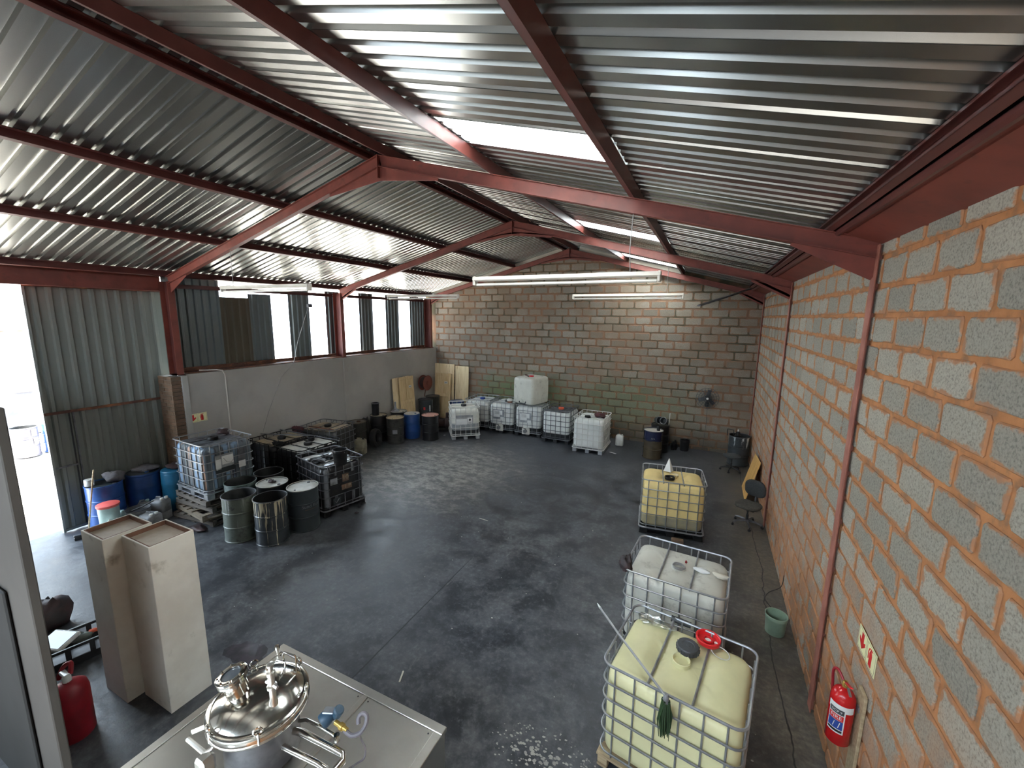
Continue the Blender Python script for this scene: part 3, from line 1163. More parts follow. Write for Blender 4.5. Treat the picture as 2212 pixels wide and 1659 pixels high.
# unseen half of the building behind the camera; its opening added for fill light
m = MB()
for pg in ([(-11.1, 0), (-3.3, 0), (-3.3, raf(-3.3)), (XR_IN, RT), (-11.1, raf(-11.1))], [(-2.2, 0), (1.5, 0), (1.5, raf(1.5)), (-2.2, raf(-2.2))], [(-3.3, 0), (-2.2, 0), (-2.2, 2.75), (-3.3, 2.75)], [(-3.3, 3.7), (-2.2, 3.7), (-2.2, raf(-2.2)), (-3.3, raf(-3.3))]):
    m.prism(pg, .15, Matrix.Translation((0, -5.95, 0)) @ Matrix.Rotation(PI / 2, 4, 'X'))
struct('wall_back_unseen', m, 'plaster')

# ------------------------------------------------------------------ yard seen through the door
nb = thing('neighbour_building', 'sunlit brick building with pale sheeting across the yard', 'building', (-24, 4.5, 0))
m = MB()
m.box((0, 0, 2.75), (.3, 11, 1.65))
obj('brick_wall', m, 'brick_far', nb, smooth=None)
m = clad_mb(11, 3.56, 8.2, .5, .08)
obj('wall_sheeting', m, 'far_sheet', nb, (.16, -5.5, 0), smooth=None)
m = MB()
m.box((1.2, 0, 1.95), (2.3, 11, .06))
obj('ledge', m, 'far_ledge', nb, smooth=None)
yw = thing('yard_wall', 'stained low wall below the brick building across the yard', 'wall', (-21.6, 4.5, 0))
m = MB()
m.box((0, 0, .93), (.25, 11, 1.86))
obj('wall_body', m, 'far_wall_low', yw, smooth=None)
m = MB()
m.box((0, 0, 1.72), (.34, 11, .42))
obj('coping', m, 'far_ledge', yw, smooth=None)


# ------------------------------------------------------------------ lettering
def text_mesh(txt, size, depth=.0):
    cu = bpy.data.curves.new('lettering', 'FONT')
    cu.body = txt
    cu.size = size
    cu.align_x = 'CENTER'
    cu.align_y = 'CENTER'
    cu.extrude = depth
    ob = bpy.data.objects.new('lettering', cu)
    COL.objects.link(ob)
    dg = bpy.context.evaluated_depsgraph_get()
    me = bpy.data.meshes.new_from_object(ob.evaluated_get(dg))
    bpy.data.objects.remove(ob)
    bpy.data.curves.remove(cu)
    me.name = 'lettering'
    me.materials.clear()
    me.materials.append(None)
    return me


def flat_text(txt, size, mat, parent, loc, rot):
    return obj('lettering', text_mesh(txt, size), mat, parent, loc, rot)


def wrap_text(txt, size, mat, parent, r, z, a0, sx=1.0):
    """text bent round a vertical cylinder, centred on angle a0"""
    me = text_mesh(txt, size)
    for v in me.vertices:
        a = a0 + v.co.x * sx / r
        v.co = Vector((r * math.cos(a), r * math.sin(a), z + v.co.y))
    return obj('lettering', me, mat, parent)


def wrap_patch(r, a0, a1, z0, z1, seg=8):
    m = MB()
    vs = []
    for i in range(seg + 1):
        a = a0 + (a1 - a0) * i / seg
        for zz in (z0, z1):
            vs.append((r * math.cos(a), r * math.sin(a), zz))
    m.add(vs, [(2 * i, 2 * i + 2, 2 * i + 3, 2 * i + 1) for i in range(seg)])
    return m


# ------------------------------------------------------------------ safety signs
def safety_sign(label, loc, rz):
    t = thing('safety_sign', label, 'sign', loc, rz)
    m = MB()
    m.box((0, 0, 0), (.40, .004, .20))
    obj('sign_plate', m, 'sign_cream', t, smooth=None)
    for s in (-1, 1):
        m = MB()
        for (c, d) in (((0, 0, .088), (.18, .001, .003)), ((0, 0, -.088), (.18, .001, .003)), ((.0885, 0, 0), (.003, .001, .176)), ((-.0885, 0, 0), (.003, .001, .176))):
            m.box(c, d)
        obj('border', m, 'beige_can', t, (s * .099, -.0028, 0), smooth=None)
    RX = Matrix.Rotation(PI / 2, 4, 'X')
    m = MB()
    m.prism([(-.024, .075), (.024, .075), (.024, .0), (.062, .02), (.062, -.012), (0, -.068), (-.062, -.012), (-.062, .02), (-.024, 0)], .002, Matrix.Translation((-.099, -.0022, 0)) @ RX)
    obj('arrow', m, 'sign_red', t, smooth=None, label='red arrow pointing down')
    m = MB()
    m.prism([(-.026, -.075), (.026, -.075), (.026, .028), (.016, .048), (.010, .052), (.010, .062), (.034, .066), (.034, .073), (-.010, .073), (-.010, .052), (-.016, .048), (-.026, .028)], .002, Matrix.Translation((.092, -.0022, 0)) @ RX)
    m.tube([(.085, -.003, .066), (.060, -.003, .062), (.048, -.003, .03), (.052, -.003, -.03)], .004, 5)
    obj('extinguisher_symbol', m, 'sign_red', t, smooth=None, label='red fire extinguisher pictogram')
    return t


safety_sign('cream sign with red arrow and extinguisher on the right block wall', (XW - .018, 3.997, 1.662), -PI / 2)
safety_sign('cream sign with red arrow and extinguisher on the grey left wall', (XL + .004, 5.35, 1.928), PI / 2)


# ------------------------------------------------------------------ fluorescent battens
def batten(x, y, z, label, wire_x, wire_top, tilt=0.0):
    t = thing('batten_light', label, 'ceiling light', (x, y, z), 0, 'unlit fluorescent battens')
    L = 2.45
    m = MB()
    prof = [(-.045, .045), (.045, .045), (.055, .0), (.03, -.015), (-.03, -.015), (-.055, 0)]
    m.prism(prof, L, Matrix.Translation((-L / 2, 0, 0)) @ Matrix.Rotation(PI / 2, 4, 'Z') @ Matrix.Rotation(PI / 2, 4, 'X'))
    obj('housing', m, 'lamp_white', t, rot=(0, tilt, 0), smooth=None)
    for s in (-1, 1):
        m = MB()
        m.box((s * (L / 2 - .015), 0, -.01), (.034, .10, .12), ch=.008)
        obj('lamp_holder', m, 'lamp_white', t, rot=(0, tilt, 0), smooth=None)
    m = MB()
    m.tube([(-L / 2 + .04, 0, -.058), (L / 2 - .04, 0, -.058)], .019, 10)
    obj('fluorescent_tube', m, 'tube', t, rot=(0, tilt, 0))
    m = MB()
    m.tube([(wire_x - x, 0, wire_top - z), (wire_x - x - .02, .01, .3), (wire_x - x, 0, .05), (wire_x - x - .1, 0, .05), (wire_x - x - .38, 0, .052), (wire_x - x - .42, 0, .04)], .006, 5)
    obj('hanging_cord', m, 'cord', t)
    return t


batten(-1.78, 5.11, 4.82, 'long unlit fluorescent batten hanging nearest, right of centre', -.90, 5.53)
batten(-1.79, 9.74, 4.815, 'unlit fluorescent batten hanging farther back, right of centre', -.90, 5.53)
batten(-7.50, 5.11, 4.80, 'unlit fluorescent batten at left in front of the dark cladding', -8.37, 5.52)
batten(-7.45, 9.74, 4.85, 'unlit fluorescent batten farther back at left by the bright window gaps', -8.34, 5.53)
# loose galvanised bar
m = MB()
a, b = Vector((-.31, 12.0, 4.655)), Vector((1.0, 14.0, 5.2))
d = b - a
m.box((0, 0, d.length / 2), (.10, .035, d.length), Matrix.Translation(a) @ rot_to(d))
o = tag(obj('steel_bar', m, 'galv_dirty', smooth=None), 'dark flat bar sticking out below the roof in the far right corner', 'bar')


# ------------------------------------------------------------------ bulk tanks
def rrect(L, Wd, r, n=8, sub=6):
    """rounded rectangle outline, evenly rich in points"""
    pts = []
    for (cx, cy_, a0) in ((L / 2 - r, Wd / 2 - r, 0), (-L / 2 + r, Wd / 2 - r, PI / 2), (-L / 2 + r, -Wd / 2 + r, PI), (L / 2 - r, -Wd / 2 + r, 1.5 * PI)):
        for k in range(n + 1):
            a = a0 + PI / 2 * k / n
            pts.append((cx + r * math.cos(a), cy_ + r * math.sin(a)))
        # straight part to the next corner
        nx = {0: (-L / 2 + r, Wd / 2), 1: (-L / 2, -Wd / 2 + r), 2: (L / 2 - r, -Wd / 2), 3: (L / 2, Wd / 2 - r)}[round(a0 / (PI / 2))]
        p0 = pts[-1]
        for k in range(1, sub):
            f = k / sub
            pts.append((p0[0] + (nx[0] - p0[0]) * f, p0[1] + (nx[1] - p0[1]) * f))
    return pts


def bottle_mb(L, Wd, z0, z1, pillow=.05, flute=.010):
    L, Wd = L - .05, Wd - .05
    base = rrect(L, Wd, .13, 7, 12)
    m = MB()
    lps = []

    def ring(inset, z, fl):
        lp = []
        sx, sy_ = (L / 2 - inset) / (L / 2), (Wd / 2 - inset) / (Wd / 2)
        for (x, y) in base:
            k = 0.0
            if fl:
                if abs(x) < L / 2 - .13:
                    q = abs(((x / .19) % 1) - .5) * 2
                    k = fl * max(0, 1 - q * 3.2)
                    y -= math.copysign(k, y)
                elif abs(y) < Wd / 2 - .13:
                    q = abs(((y / .19) % 1) - .5) * 2
                    k = fl * max(0, 1 - q * 3.2)
                    x -= math.copysign(k, x)
            lp.append((x * sx, y * sy_, z))
        return lp
    H = z1 - z0
    lps.append(ring(.10, z0, 0))
    lps.append(ring(.03, z0 + .012, 0))
    lps.append(ring(.0, z0 + .05, 0))
    lps.append(ring(.0, z0 + .12, flute))
    lps.append(ring(-.004, z0 + H * .5, flute))
    lps.append(ring(.0, z1 - .16, flute))
    lps.append(ring(.004, z1 - .10, 0))
    for (ins, dz) in ((.012, -.055), (.03, -.025), (.06, -.006)):
        lps.append(ring(ins, z1 + dz, 0))
    for f in (.10, .16, .22, .30, .38, .45):
        lp = []
        for (x, y) in base:
            sx, sy_ = (L / 2 - f) / (L / 2), (Wd / 2 - f) / (Wd / 2)
            xx, yy = x * sx, y * sy_
            g = max(0, 1 - abs(abs(xx) - .19) / .055)
            out = min(1, max(0, (abs(xx) - .19) / .06))
            e = min(1, (f - .06) / .08)
            lp.append((xx, yy, z1 + e * (-.032 * g + pillow * .35 * out)))
        lps.append(lp)
    m.loops(lps)
    return m


RINGS = (1.145, .955, .785, .61, .43, .20)
XB = (-.47, -.29, -.10, .10, .29, .47)
YB = (-.36, -.18, 0, .18, .36)


def tote(name_label, x, y, rz, z0=0.0, bottle='bt_white', steel='galv', pallet='steel', cap='black_plastic', cap_on=True, top=None, L=1.2, Wd=1.0, rotq=False, label_plate=False, valve=False, tray=False, rings=RINGS, group='caged bulk tanks', bars=None):
    """local x is the 1.2 m side; rotq turns it so that the 1.0 m side faces -y"""
    t = thing('bulk_tank', name_label, 'tank', (x, y, z0), rz + (PI / 2 if rotq else 0), group)
    zb = .30 if tray else .165
    me = cached('bottle|%s' % tray, lambda: bottle_mb(1.2, 1.0, zb, 1.075), 50)
    obj('bottle', me, bottle, t)
    if top:
        me = cached('tank_top', lambda: MB().loops([[(p[0], p[1], 1.0805 - .004 * (i == 0)) for p in rrect(1.10 - .06 * i, .90 - .06 * i, .12, 6, 6)] for i in range(2)], cap0=False))
        def topmb():
            m = MB()
            lps = []
            base = rrect(1.15, .95, .13, 6, 10)
            for f in (.055, .10, .16, .22, .30, .38, .45):
                lp = []
                for (px, py) in base:
                    xx, yy = px * (1.15 / 2 - f) / (1.15 / 2), py * (.95 / 2 - f) / (.95 / 2)
                    g = max(0, 1 - abs(abs(xx) - .19) / .055)
                    out = min(1, max(0, (abs(xx) - .19) / .06))
                    e = min(1, max(0, (f - .06) / .08))
                    lp.append((xx, yy, 1.078 + e * (-.032 * g + .05 * .35 * out)))
                lps.append(lp)
            m.loops(lps, cap0=False)
            return m
        obj('top_film', cached('top_film', topmb, 50), top, t, label='dirty residue over the tank top; tan and pale tones include painted glare')
    # neck and cap
    me = cached('filler_neck', lambda: MB().lathe([(.085, 1.06), (.085, 1.115), (.078, 1.12), (.072, 1.112), (.070, 1.083)], 20, cap0=False))
    obj('filler_neck', me, bottle, t)
    if cap_on:
        me = cached('screw_cap', lambda: MB().lathe([(.097, 1.085), (.10, 1.10), (.10, 1.14), (.09, 1.152), (.05, 1.152), (.045, 1.146)], 20))
        obj('screw_cap', me, cap, t)
    # cage
    cg = obj('cage', cached('cage_top', lambda: MB().tube([(p[0], p[1], 1.145) for p in rrect(1.2, 1.0, .10, 5, 2)], .0125, 7, closed=True)), steel, t)
    me = cached('cage_ring', lambda: MB().tube([(p[0], p[1], 0) for p in rrect(1.2, 1.0, .10, 5, 2)], .010, 6, closed=True))
    for z in rings[1:]:
        obj('cage_ring', me, steel, cg, (0, 0, z))
    me = cached('cage_bar', lambda: MB().tube([(0, 0, .15), (0, 0, 1.14)], .009, 6))
    for s in (-1, 1):
        for q in XB:
            obj('cage_bar', me, steel, cg, (q, s * .485, 0))
        for q in YB:
            obj('cage_bar', me, steel, cg, (s * .585, q, 0))
    me = cached('cross_bar', lambda: MB().tube([(0, -.495, 1.135), (0, -.44, 1.095), (0, -.35, 1.082), (0, .35, 1.082), (0, .44, 1.095), (0, .495, 1.135)], .012, 6))
    for q in (-.19, .19):
        obj('cross_bar', me, steel, cg, (q, 0, 0))
    # pallet
    if pallet == 'wood':
        for q in (-.55, 0, .55):
            obj('pallet_block', cached('pal_runner', lambda: MB().box((0, 0, .07), (.10, .98, .08), ch=.004), None), 'wood_new', t, (q, 0, 0))
            obj('pallet_skid', cached('pal_skid', lambda: MB().box((0, 0, .012), (.10, 1.0, .022), ch=.003), None), 'wood_new', t, (q, 0, 0))
        for q in (-.44, -.22, 0, .22, .44):
            obj('pallet_deck_board', cached('pal_board', lambda: MB().box((0, 0, .125), (1.22, .12, .024), ch=.003), None), 'wood_new', t, (0, q, 0))
    else:
        fm = {'steel': 'black_plastic', 'plastic': 'black_plastic', 'grey': 'galv', 'dark': 'black_oil'}[pallet]
        foot = cached('pallet_foot', lambda: MB().box((0, 0, .065), (.16, .14, .125), ch=.012), None)
        for q in (-.51, 0, .51):
            for w in (-.42, 0, .42):
                obj('pallet_foot', foot, fm, t, (q, w, 0))
        skid = cached('pallet_skid', lambda: MB().box((0, 0, .011), (1.2, .12, .02), ch=.004), None)
        for w in (-.43, 0, .43):
            obj('pallet_skid', skid, 'galv' if pallet == 'grey' else fm, t, (0, w, 0))
        obj('pallet_deck', cached('pallet_deck', lambda: MB().box((0, 0, .138), (1.16, .96, .022), ch=.006), None), fm if pallet != 'grey' else 'galv', t)
        obj('pallet_rim', cached('pallet_rim', lambda: MB().tube([(p[0], p[1], .14) for p in rrect(1.215, 1.015, .08, 4, 2)], .018, 6, closed=True)), steel, t)
    if tray:
        obj('base_tray', cached('base_tray', lambda: MB().loops([[(p[0], p[1], .15) for p in rrect(1.13, .93, .1, 5, 2)], [(p[0], p[1], .315) for p in rrect(1.15, .95, .12, 5, 2)]])), 'black_plastic', t)
    return t


# three tanks on the right
T1 = tote('yellow tank in a grey cage nearest the camera, with red and black lids on top', .006, 3.871, -.163, 0, 'bt_yellow', 'galv', 'wood', cap_on=False)
T2 = tote('stained white tank right behind the nearest yellow tank', -.123, 5.493, -.086, 0, 'bt_stained', 'galv', 'plastic', cap_on=False)
T3 = tote('amber tank with grey dregs standing alone in front of the office chair', -.453, 8.83, .124, 0, 'bt_amber', 'galv', 'dark', cap_on=False)
# row by the far wall
W1 = tote('white tank part filled with grey liquid, left end of the far row', -7.869, 12.594, .682, 0, 'bt_half', 'white_steel', 'grey', rotq=True, tray=True)
W2 = tote('white tank with a blue cap, touching the far wall behind the part filled one', -7.892, 14.05, .068, 0, 'bt_white', 'galv', 'plastic', 'blue_cap', rotq=True, tray=True)
W3 = tote('white tank with a white jar on top, left of the stacked pair', -6.815, 14.06, .05, 0, 'bt_white', 'galv', 'plastic', rotq=True, tray=True)
W4 = tote('white tank carrying the cageless tank on its top', -5.742, 14.06, .05, 0, 'bt_white', 'galv', 'plastic', rotq=True, tray=True, cap_on=False)
W5 = tote('white tank with an orange cap and dirty top in the far row', -4.552, 13.79, 0, 0, 'bt_white', 'galv_dirty', 'plastic', 'lid_orange', rotq=True, tray=True, top='top_grey')
W6 = tote('white tank with dark rags on top, right end of the far row', -3.27, 13.241, .001, 0, 'bt_white', 'white_steel', 'grey', rotq=True, cap_on=False)
# oily tanks on the left
B1 = tote('blue streaked oily tank standing on the stack of wooden pallets', -9.494, 5.056, -.043, .548, 'bt_blue', 'galv', 'grey', 'black_oil', top='top_grey')
A1 = tote('black oily tank with a tan top, between blue streaked tank and grey wall', -9.93, 6.93, -.03, 0, 'bt_black', 'black_oil', 'dark', 'black_oil', top='top_tan', rotq=True)
A2 = tote('black oily tank with a pale shiny top, right of the tan topped one', -8.90, 6.90, -.03, 0, 'bt_black', 'black_oil', 'dark', 'black_oil', top='top_pale', rotq=True)
A3 = tote('brown oily tank farthest back in the dark group, against the grey wall', -9.86, 8.34, .15, 0, 'bt_brown', 'galv_dirty', 'dark', 'black_oil', top='top_tan')
A4 = tote('black oily tank with a black bucket on its wet top', -7.613, 6.425, -.22, 0, 'bt_black', 'galv_dirty', 'dark', 'black_oil', top='top_black', cap_on=False)


def plate_on(t, x, z, w, h, side, mats, txt=None):
    """sheet label fixed on the cage: side 'x-','y-' in tank axes"""
    rzs = {'y-': 0, 'x+': PI / 2, 'y+': PI, 'x-': -PI / 2}[side]
    off = {'y-': (x, -.505, z), 'x-': (-.605, -x, z), 'x+': (.605, x, z), 'y+': (-x, .505, z)}[side]
    m = MB()
    m.box((0, 0, 0), (w, .006, h))
    p = obj('label_plate', m, mats[0], t, off, (0, 0, rzs), smooth=None)
    return p, off, rzs


def sticker(p, x, z, w, h, mat, txt=None, size=.03, tm='dark_grey', name='sticker'):
    m = MB()
    m.box((0, 0, 0), (w, .003, h))
    s = obj(name, m, mat, p, (x, -.0045, z), smooth=None)
    return s


# far row label plates (rotq: the local x- face looks to -y ... use 'x-')
def white_plate(t, x, two=False, half=False):
    p, off, rzs = plate_on(t, x, .70, .46 if not half else .60, .36, 'x-', ['galv'])
    if half:
        sticker(p, -.10, -.05, .38, .2, 'paper')
        q = sticker(p, .19, -.02, .17, .22, 'paper')
        m = MB()
        m.prism([(0, .05), (.045, 0), (0, -.05), (-.045, 0)], .003, Matrix.Translation((.19, -.0065, .01)) @ Matrix.Rotation(PI / 2, 4, 'X'))
        obj('hazard_diamond', m, 'black_plastic', p, smooth=None)
        m = MB()
        for k in range(3):
            m.box((.19, -.0065, -.075 - k * .018), (.11, .002, .006))
        obj('print_lines', m, 'dark_grey', p, smooth=None)
    else:
        sticker(p, -.07, .02, .26, .24, 'paper')
        sticker(p, .02, .07, .28, .16, 'paper')
        sticker(p, .15, -.14, .14, .11, 'paper')
        m = MB()
        for k in range(4):
            m.box((-.06, -.007, .11 - k * .03), (.2, .002, .008))
        obj('print_lines', m, 'galv_dirty', p, smooth=None)


white_plate(W1, -.05, half=True)
white_plate(W3, -.10)
white_plate(W4, -.08)
# blue tank plates
p, _, _ = plate_on(B1, -.12, .70, .36, .40, 'x+', ['galv'])
sticker(p, -.12, .0, .10, .22, 'paper')
sticker(p, .06, .07, .22, .18, 'paper')
sticker(p, .0, -.13, .36, .10, 'dr_slate')
m = MB()
m.tube([(-.02, -.005, .12), (.04, -.005, .02), (.12, -.005, -.01), (.17, -.005, .04)], .004, 5)
obj('pen_scrawl', m, 'dark_grey', p)
p, _, _ = plate_on(B1, .22, .72, .15, .42, 'x+', ['galv_dirty'])
sticker(p, 0, -.13, .14, .14, 'paper')
# black tank marks
p, _, _ = plate_on(A4, -.06, .66, .60, .44, 'x+', ['dr_black'])
sticker(p, -.19, .10, .16, .14, 'grey_can')
sticker(p, .08, .12, .15, .17, 'brown_seal')
flat_text('10', .15, 'beige_can', p, (.08, -.0075, .12), (PI / 2, 0, 0))
sticker(p, .10, -.09, .24, .12, 'brown_seal')
flat_text('1 P', .12, 'beige_can', p, (.12, -.0075, -.09), (PI / 2, 0, 0))
sticker(p, -.16, -.10, .24, .20, 'dr_black')
p, _, _ = plate_on(A4, -.20, .30, .18, .14, 'x+', ['dr_slate'])
m = MB()
m.tube([(-.04, -.005, .0), (-.015, -.005, -.03), (.05, -.005, .05)], .008, 5)
obj('tick_mark', m, 'grey_can', p)

# valves on three far tanks
for t in (W3, W4):
    m = MB()
    m.lathe([(.045, 0), (.045, .12), (.07, .12), (.07, .16)], 14, Matrix.Translation((-.57, .05, .22)) @ Matrix.Rotation(-PI / 2, 4, 'Y'))
    v = obj('outlet_valve', m, 'grey_can', t)
    m = MB()
    m.tube([(-.69, .05, .27), (-.70, .05, .33), (-.70, .16, .34)], .013, 6)
    obj('valve_handle', m, 'black_plastic', v)
    m = MB()
    m.box((-.60, .05, .33), (.10, .24, .02), ch=.005)
    m.box((-.615, .05, .20), (.02, .30, .24), ch=.005)
    obj('valve_shield', m, 'white_plastic', t, smooth=None)

# cageless tank standing on W4
t = thing('bare_tank', 'dirty white tank without a cage, stacked on another tank', 'tank', (-5.83, 14.05, 1.16), -.25 + PI / 2)
obj('bottle', bottle_mb(1.08, .98, .0, .97, .05, .016), 'bt_stained', t, smooth=50)
m = MB()
m.lathe([(.09, .96), (.09, 1.0), (.06, 1.01)], 18)
obj('screw_cap', m, 'lid_red', t)
m = MB()
m.tube([(-.50, -.15, .12), (-.50, -.1, .03), (-.50, .12, .03), (-.50, .16, .10)], .03, 8)
obj('outlet_stub', m, 'dark_grey', t)
m = MB()
m.tube([(-.2, -.05, .975), (-.25, .1, 1.04), (-.1, .2, 1.04), (-.02, .1, .98)], .012, 6)
obj('carry_handle', m, 'maroon', t)


# ------------------------------------------------------------------ things on the tanks
def blob_thing(name, label, cat, loc, dims, mat, seed, amp=.3, rz=0.0, group=None):
    m = MB()
    m.blob((0, 0, dims[2] / 2 * .75), dims, random.Random(seed), amp, 14, 9)
    return tag(obj(name, m, mat, None, loc, (0, 0, rz), smooth=60), label, cat, group)


# T1 top
t = thing('screw_lid', 'dark grey screw lid lying beside the filler hole of the nearest tank', 'lid', (.055, 4.03, 1.10), .3)
m = MB()
m.lathe([(.085, 0), (.105, .012), (.105, .055), (.096, .066), (.06, .066), (.055, .058), (.02, .058), (.015, .064)], 28)
obj('lid_body', m, 'dark_grey', t)
m = MB()
for k in range(18):
    a = 2 * PI * k / 18
    m.box((.106 * math.cos(a), .106 * math.sin(a), .034), (.008, .008, .04))
obj('grip_ribs', m, 'dark_grey', t, smooth=None)
t = thing('upturned_cap', 'upturned red screw lid on the nearest yellow tank', 'lid', (.235, 4.24, 1.105), .2)
m = MB()
m.lathe([(.10, 0), (.112, .01), (.118, .05), (.112, .055), (.100, .05), (.092, .016), (.05, .014), (.048, .035), (.036, .035), (.034, .016)], 28)
obj('lid_body', m, 'lid_red', t)
m = MB()
m.lathe([(.03, .015), (.03, .02)], 14)
m.lathe([(.016, .015), (.016, .021)], 12, Matrix.Translation((.07, -.02, 0)))
obj('seal_discs', m, 'paper', t, label='white round spots inside the red lid')
m = MB()
pts = [(.09 * math.cos(a), .06 * math.sin(a), .012 + .01 * math.sin(a)) for a in [2 * PI * k / 22 for k in range(22)]]
m.tube(pts, .005, 6, closed=True)
tag(obj('sealing_ring', m, 'white_plastic', None, (.345, 4.13, 1.10), (0, 0, -.6)), 'thin white rubber ring lying beside the red lid', 'ring')
t = thing('plastic_bag', 'crumpled clear plastic bag on the left corner of the nearest tank', 'bag', (-.28, 4.28, 1.09), -.2)
m = MB()
m.blob((0, 0, .03), (.34, .14, .08), random.Random(4), .35, 18, 10)
obj('bag_film', m, 'film', t, smooth=30)
m = MB()
m.lathe([(.032, 0), (.032, .20), (.025, .20), (.025, .02)], 14, Matrix.Translation((-.13, 4.40, 1.13)) @ Matrix.Rotation(R(96), 4, 'Y') @ Matrix.Rotation(.0, 4, 'Z'), cap1=False)
o = tag(obj('pipe_offcut', m, 'dark_grey'), 'short dark pipe offcut at the back rail of the nearest tank', 'pipe')
# brush on a rod lying over T1
t = thing('brush_on_rod', 'long grey rod with a green bristle head lying across the nearest tank', 'brush', (-.085, 3.32, 1.19))
m = MB()
m.tube([(0.0, -.02, .005), (-.51, .53, .0), (-.755, .79, .02)], .011, 8)
obj('handle', m, 'galv', t)
m = MB()
m.tube([(-.755, .79, .02), (-.80, .845, .024)], [.013, .004], 8)
obj('tip', m, 'net', t)
m = MB()
m.lathe([(.012, .04), (.022, .02), (.03, -.03)], 12)
obj('ferrule', m, 'grey_can', t, (0, -.02, -.01))
m = MB()
rnd = random.Random(9)
for k in range(70):
    a = rnd.uniform(0, 6.28)
    r0, r1 = rnd.uniform(0, .034), rnd.uniform(.01, .062)
    L_ = rnd.uniform(.22, .34)
    m.tube([(r0 * math.cos(a), r0 * math.sin(a), -.02), (r1 * math.cos(a), r1 * math.sin(a) - .02, -.02 - L_ * .5), (r1 * .8 * math.cos(a) + .01, r1 * .8 * math.sin(a) - .03, -.02 - L_)], [.008, .008, .003], 4)
o = obj('bristles', m, 'brush_green', t, (0, -.02, 0))
o['kind'] = 'stuff'
# T2
blob_thing('oily_rag', 'black oily rag knotted on the left rail of the stained white tank', 'rag', (-.745, 5.16, 1.08), (.17, .20, .22), 'rag_dark', 5, .4)
m = MB()
pts = []
for k in range(60):
    a = 2 * PI * k / 20
    pts.append((.075 * math.cos(a) * (1 + .06 * math.sin(k)), .06 * math.sin(a), .012 + .012 * (k // 20) + .004 * math.sin(k * .7)))
m.tube(pts, .007, 6)
tag(obj('cord_coil', m, 'cord', None, (-.12, 5.43, 1.12)), 'grey cord coiled round the filler neck of the stained white tank', 'cord')
blob_thing('paper_scrap', 'crumpled white paper on the right of the stained white tank', 'paper', (.16, 5.53, 1.085), (.20, .10, .05), 'paper', 14, .25, -.2)
blob_thing('cream_rag', 'cream rag at the right rail of the stained white tank', 'rag', (.38, 5.50, 1.09), (.20, .11, .05), 'cream', 15, .25, -.3)
blob_thing('red_clip', 'small red rag tied beside the cross bar of the stained white tank', 'rag', (-.04, 5.66, 1.085), (.03, .05, .035), 'dull_red', 16, .2)
# T3
m = MB()
m.lathe([(.11, 0.0), (.105, .01), (.008, .27), (.0, .272)], 4, Matrix.Translation((-.565, 9.13, 1.10)) @ Matrix.Rotation(.5, 4, 'Z'))
tag(obj('paper_cone', m, 'paper', None, smooth=None), 'white folded paper cone standing on the amber tank', 'funnel')
m = MB()
m.lathe([(.095, 0), (.10, .02), (.10, .05), (.088, .05), (.085, .02)], 22, Matrix.Translation((-.50, 8.66, 1.095)), cap1=False)
tag(obj('neck_collar', m, 'black_oil'), 'black open collar round the filler hole of the amber tank', 'ring')
m = MB()
m.lathe([(.09, 0), (.095, .008), (.09, .02), (.07, .016), (.06, .010)], 22, Matrix.Translation((-.44, 8.90, 1.095)))
tag(obj('ring_lid', m, 'lid_cream'), 'yellowish lid lying behind the black collar on the amber tank', 'lid')
m = MB()
m.box((0, 0, .0375), (.22, .105, .075), ch=.006)
tag(obj('clay_brick', m, 'pier_brick', None, (-.245, 8.19, 0), (0, 0, .1), smooth=None), 'single brown brick on the floor in front of the amber tank', 'brick')


def pail(name, label, loc, r, h, mat, rim, cat='bucket', handle=True, rz=0.0, group=None, open_=True):
    t = thing(name, label, cat, loc, rz, group)
    m = MB()
    if open_:
        m.lathe([(r * .86, 0), (r * .88, .01), (r * .97, h * .8), (r, h * .82), (r, h * .9), (r * .985, h), (r * .95, h), (r * .94, h * .8), (r * .84, .03)], 24)
    else:
        m.lathe([(r * .86, 0), (r * .88, .01), (r * .97, h * .85), (r * .97, h)], 24)
    obj('bucket_body', m, mat, t)
    m = MB()
    m.tube([(r * math.cos(a), r * math.sin(a), h) for a in [2 * PI * k / 24 for k in range(24)]], .007, 6, closed=True)
    obj('rim', m, rim, t)
    if handle:
        m = MB()
        m.tube([(r * math.cos(a), -.5 * r * math.sin(a), h * .88 - r * .45 * math.sin(a)) for a in [PI * k / 12 for k in range(13)]], .004, 5)
        obj('wire_handle', m, 'galv_dirty', t)
    return t


pail('black_bucket', 'black open bucket standing on the front black tank', (-7.07, 6.25, 1.10), .15, .33, 'black_oil', 'galv_dirty')
blob_thing('hose_heap', 'heap of black hose and rags on the front black tank', 'hose', (-7.62, 6.14, 1.09), (.34, .22, .10), 'black_oil', 21, .4)
m = MB()
m.tube(soft([(0, 0, .02), (.12, -.05, .09), (.24, -.02, .10), (.30, .08, .03), (.18, .13, .05), (.06, .08, .04)]), .012, 6)
tag(obj('cable_loop', m, 'galv_dirty', None, (-7.72, 6.05, 1.10)), 'loop of pale cable on the front black tank beside the bucket', 'cable')
blob_thing('black_tool', 'black wet tool lying at the right edge of the front black tank', 'tool', (-7.10, 6.66, 1.09), (.22, .09, .06), 'black_oil', 22, .2, .3)
m = MB()
m.tube([(-8.25, 6.3, 1.20), (-7.45, 6.42, 1.14), (-6.98, 6.5, 1.16)], .010, 6)
tag(obj('thin_rod', m, 'galv_dirty'), 'thin rod laid across the front black tank', 'rod')
pail('small_pail', 'small black pail standing on the pale topped oily tank', (-9.10, 7.16, 1.09), .085, .10, 'black_oil', 'galv_dirty', handle=False)
blob_thing('black_lump', 'black oily lump at the near corner of the tan topped tank', 'rag', (-9.49, 6.52, 1.09), (.26, .16, .12), 'black_oil', 23, .35, .4)
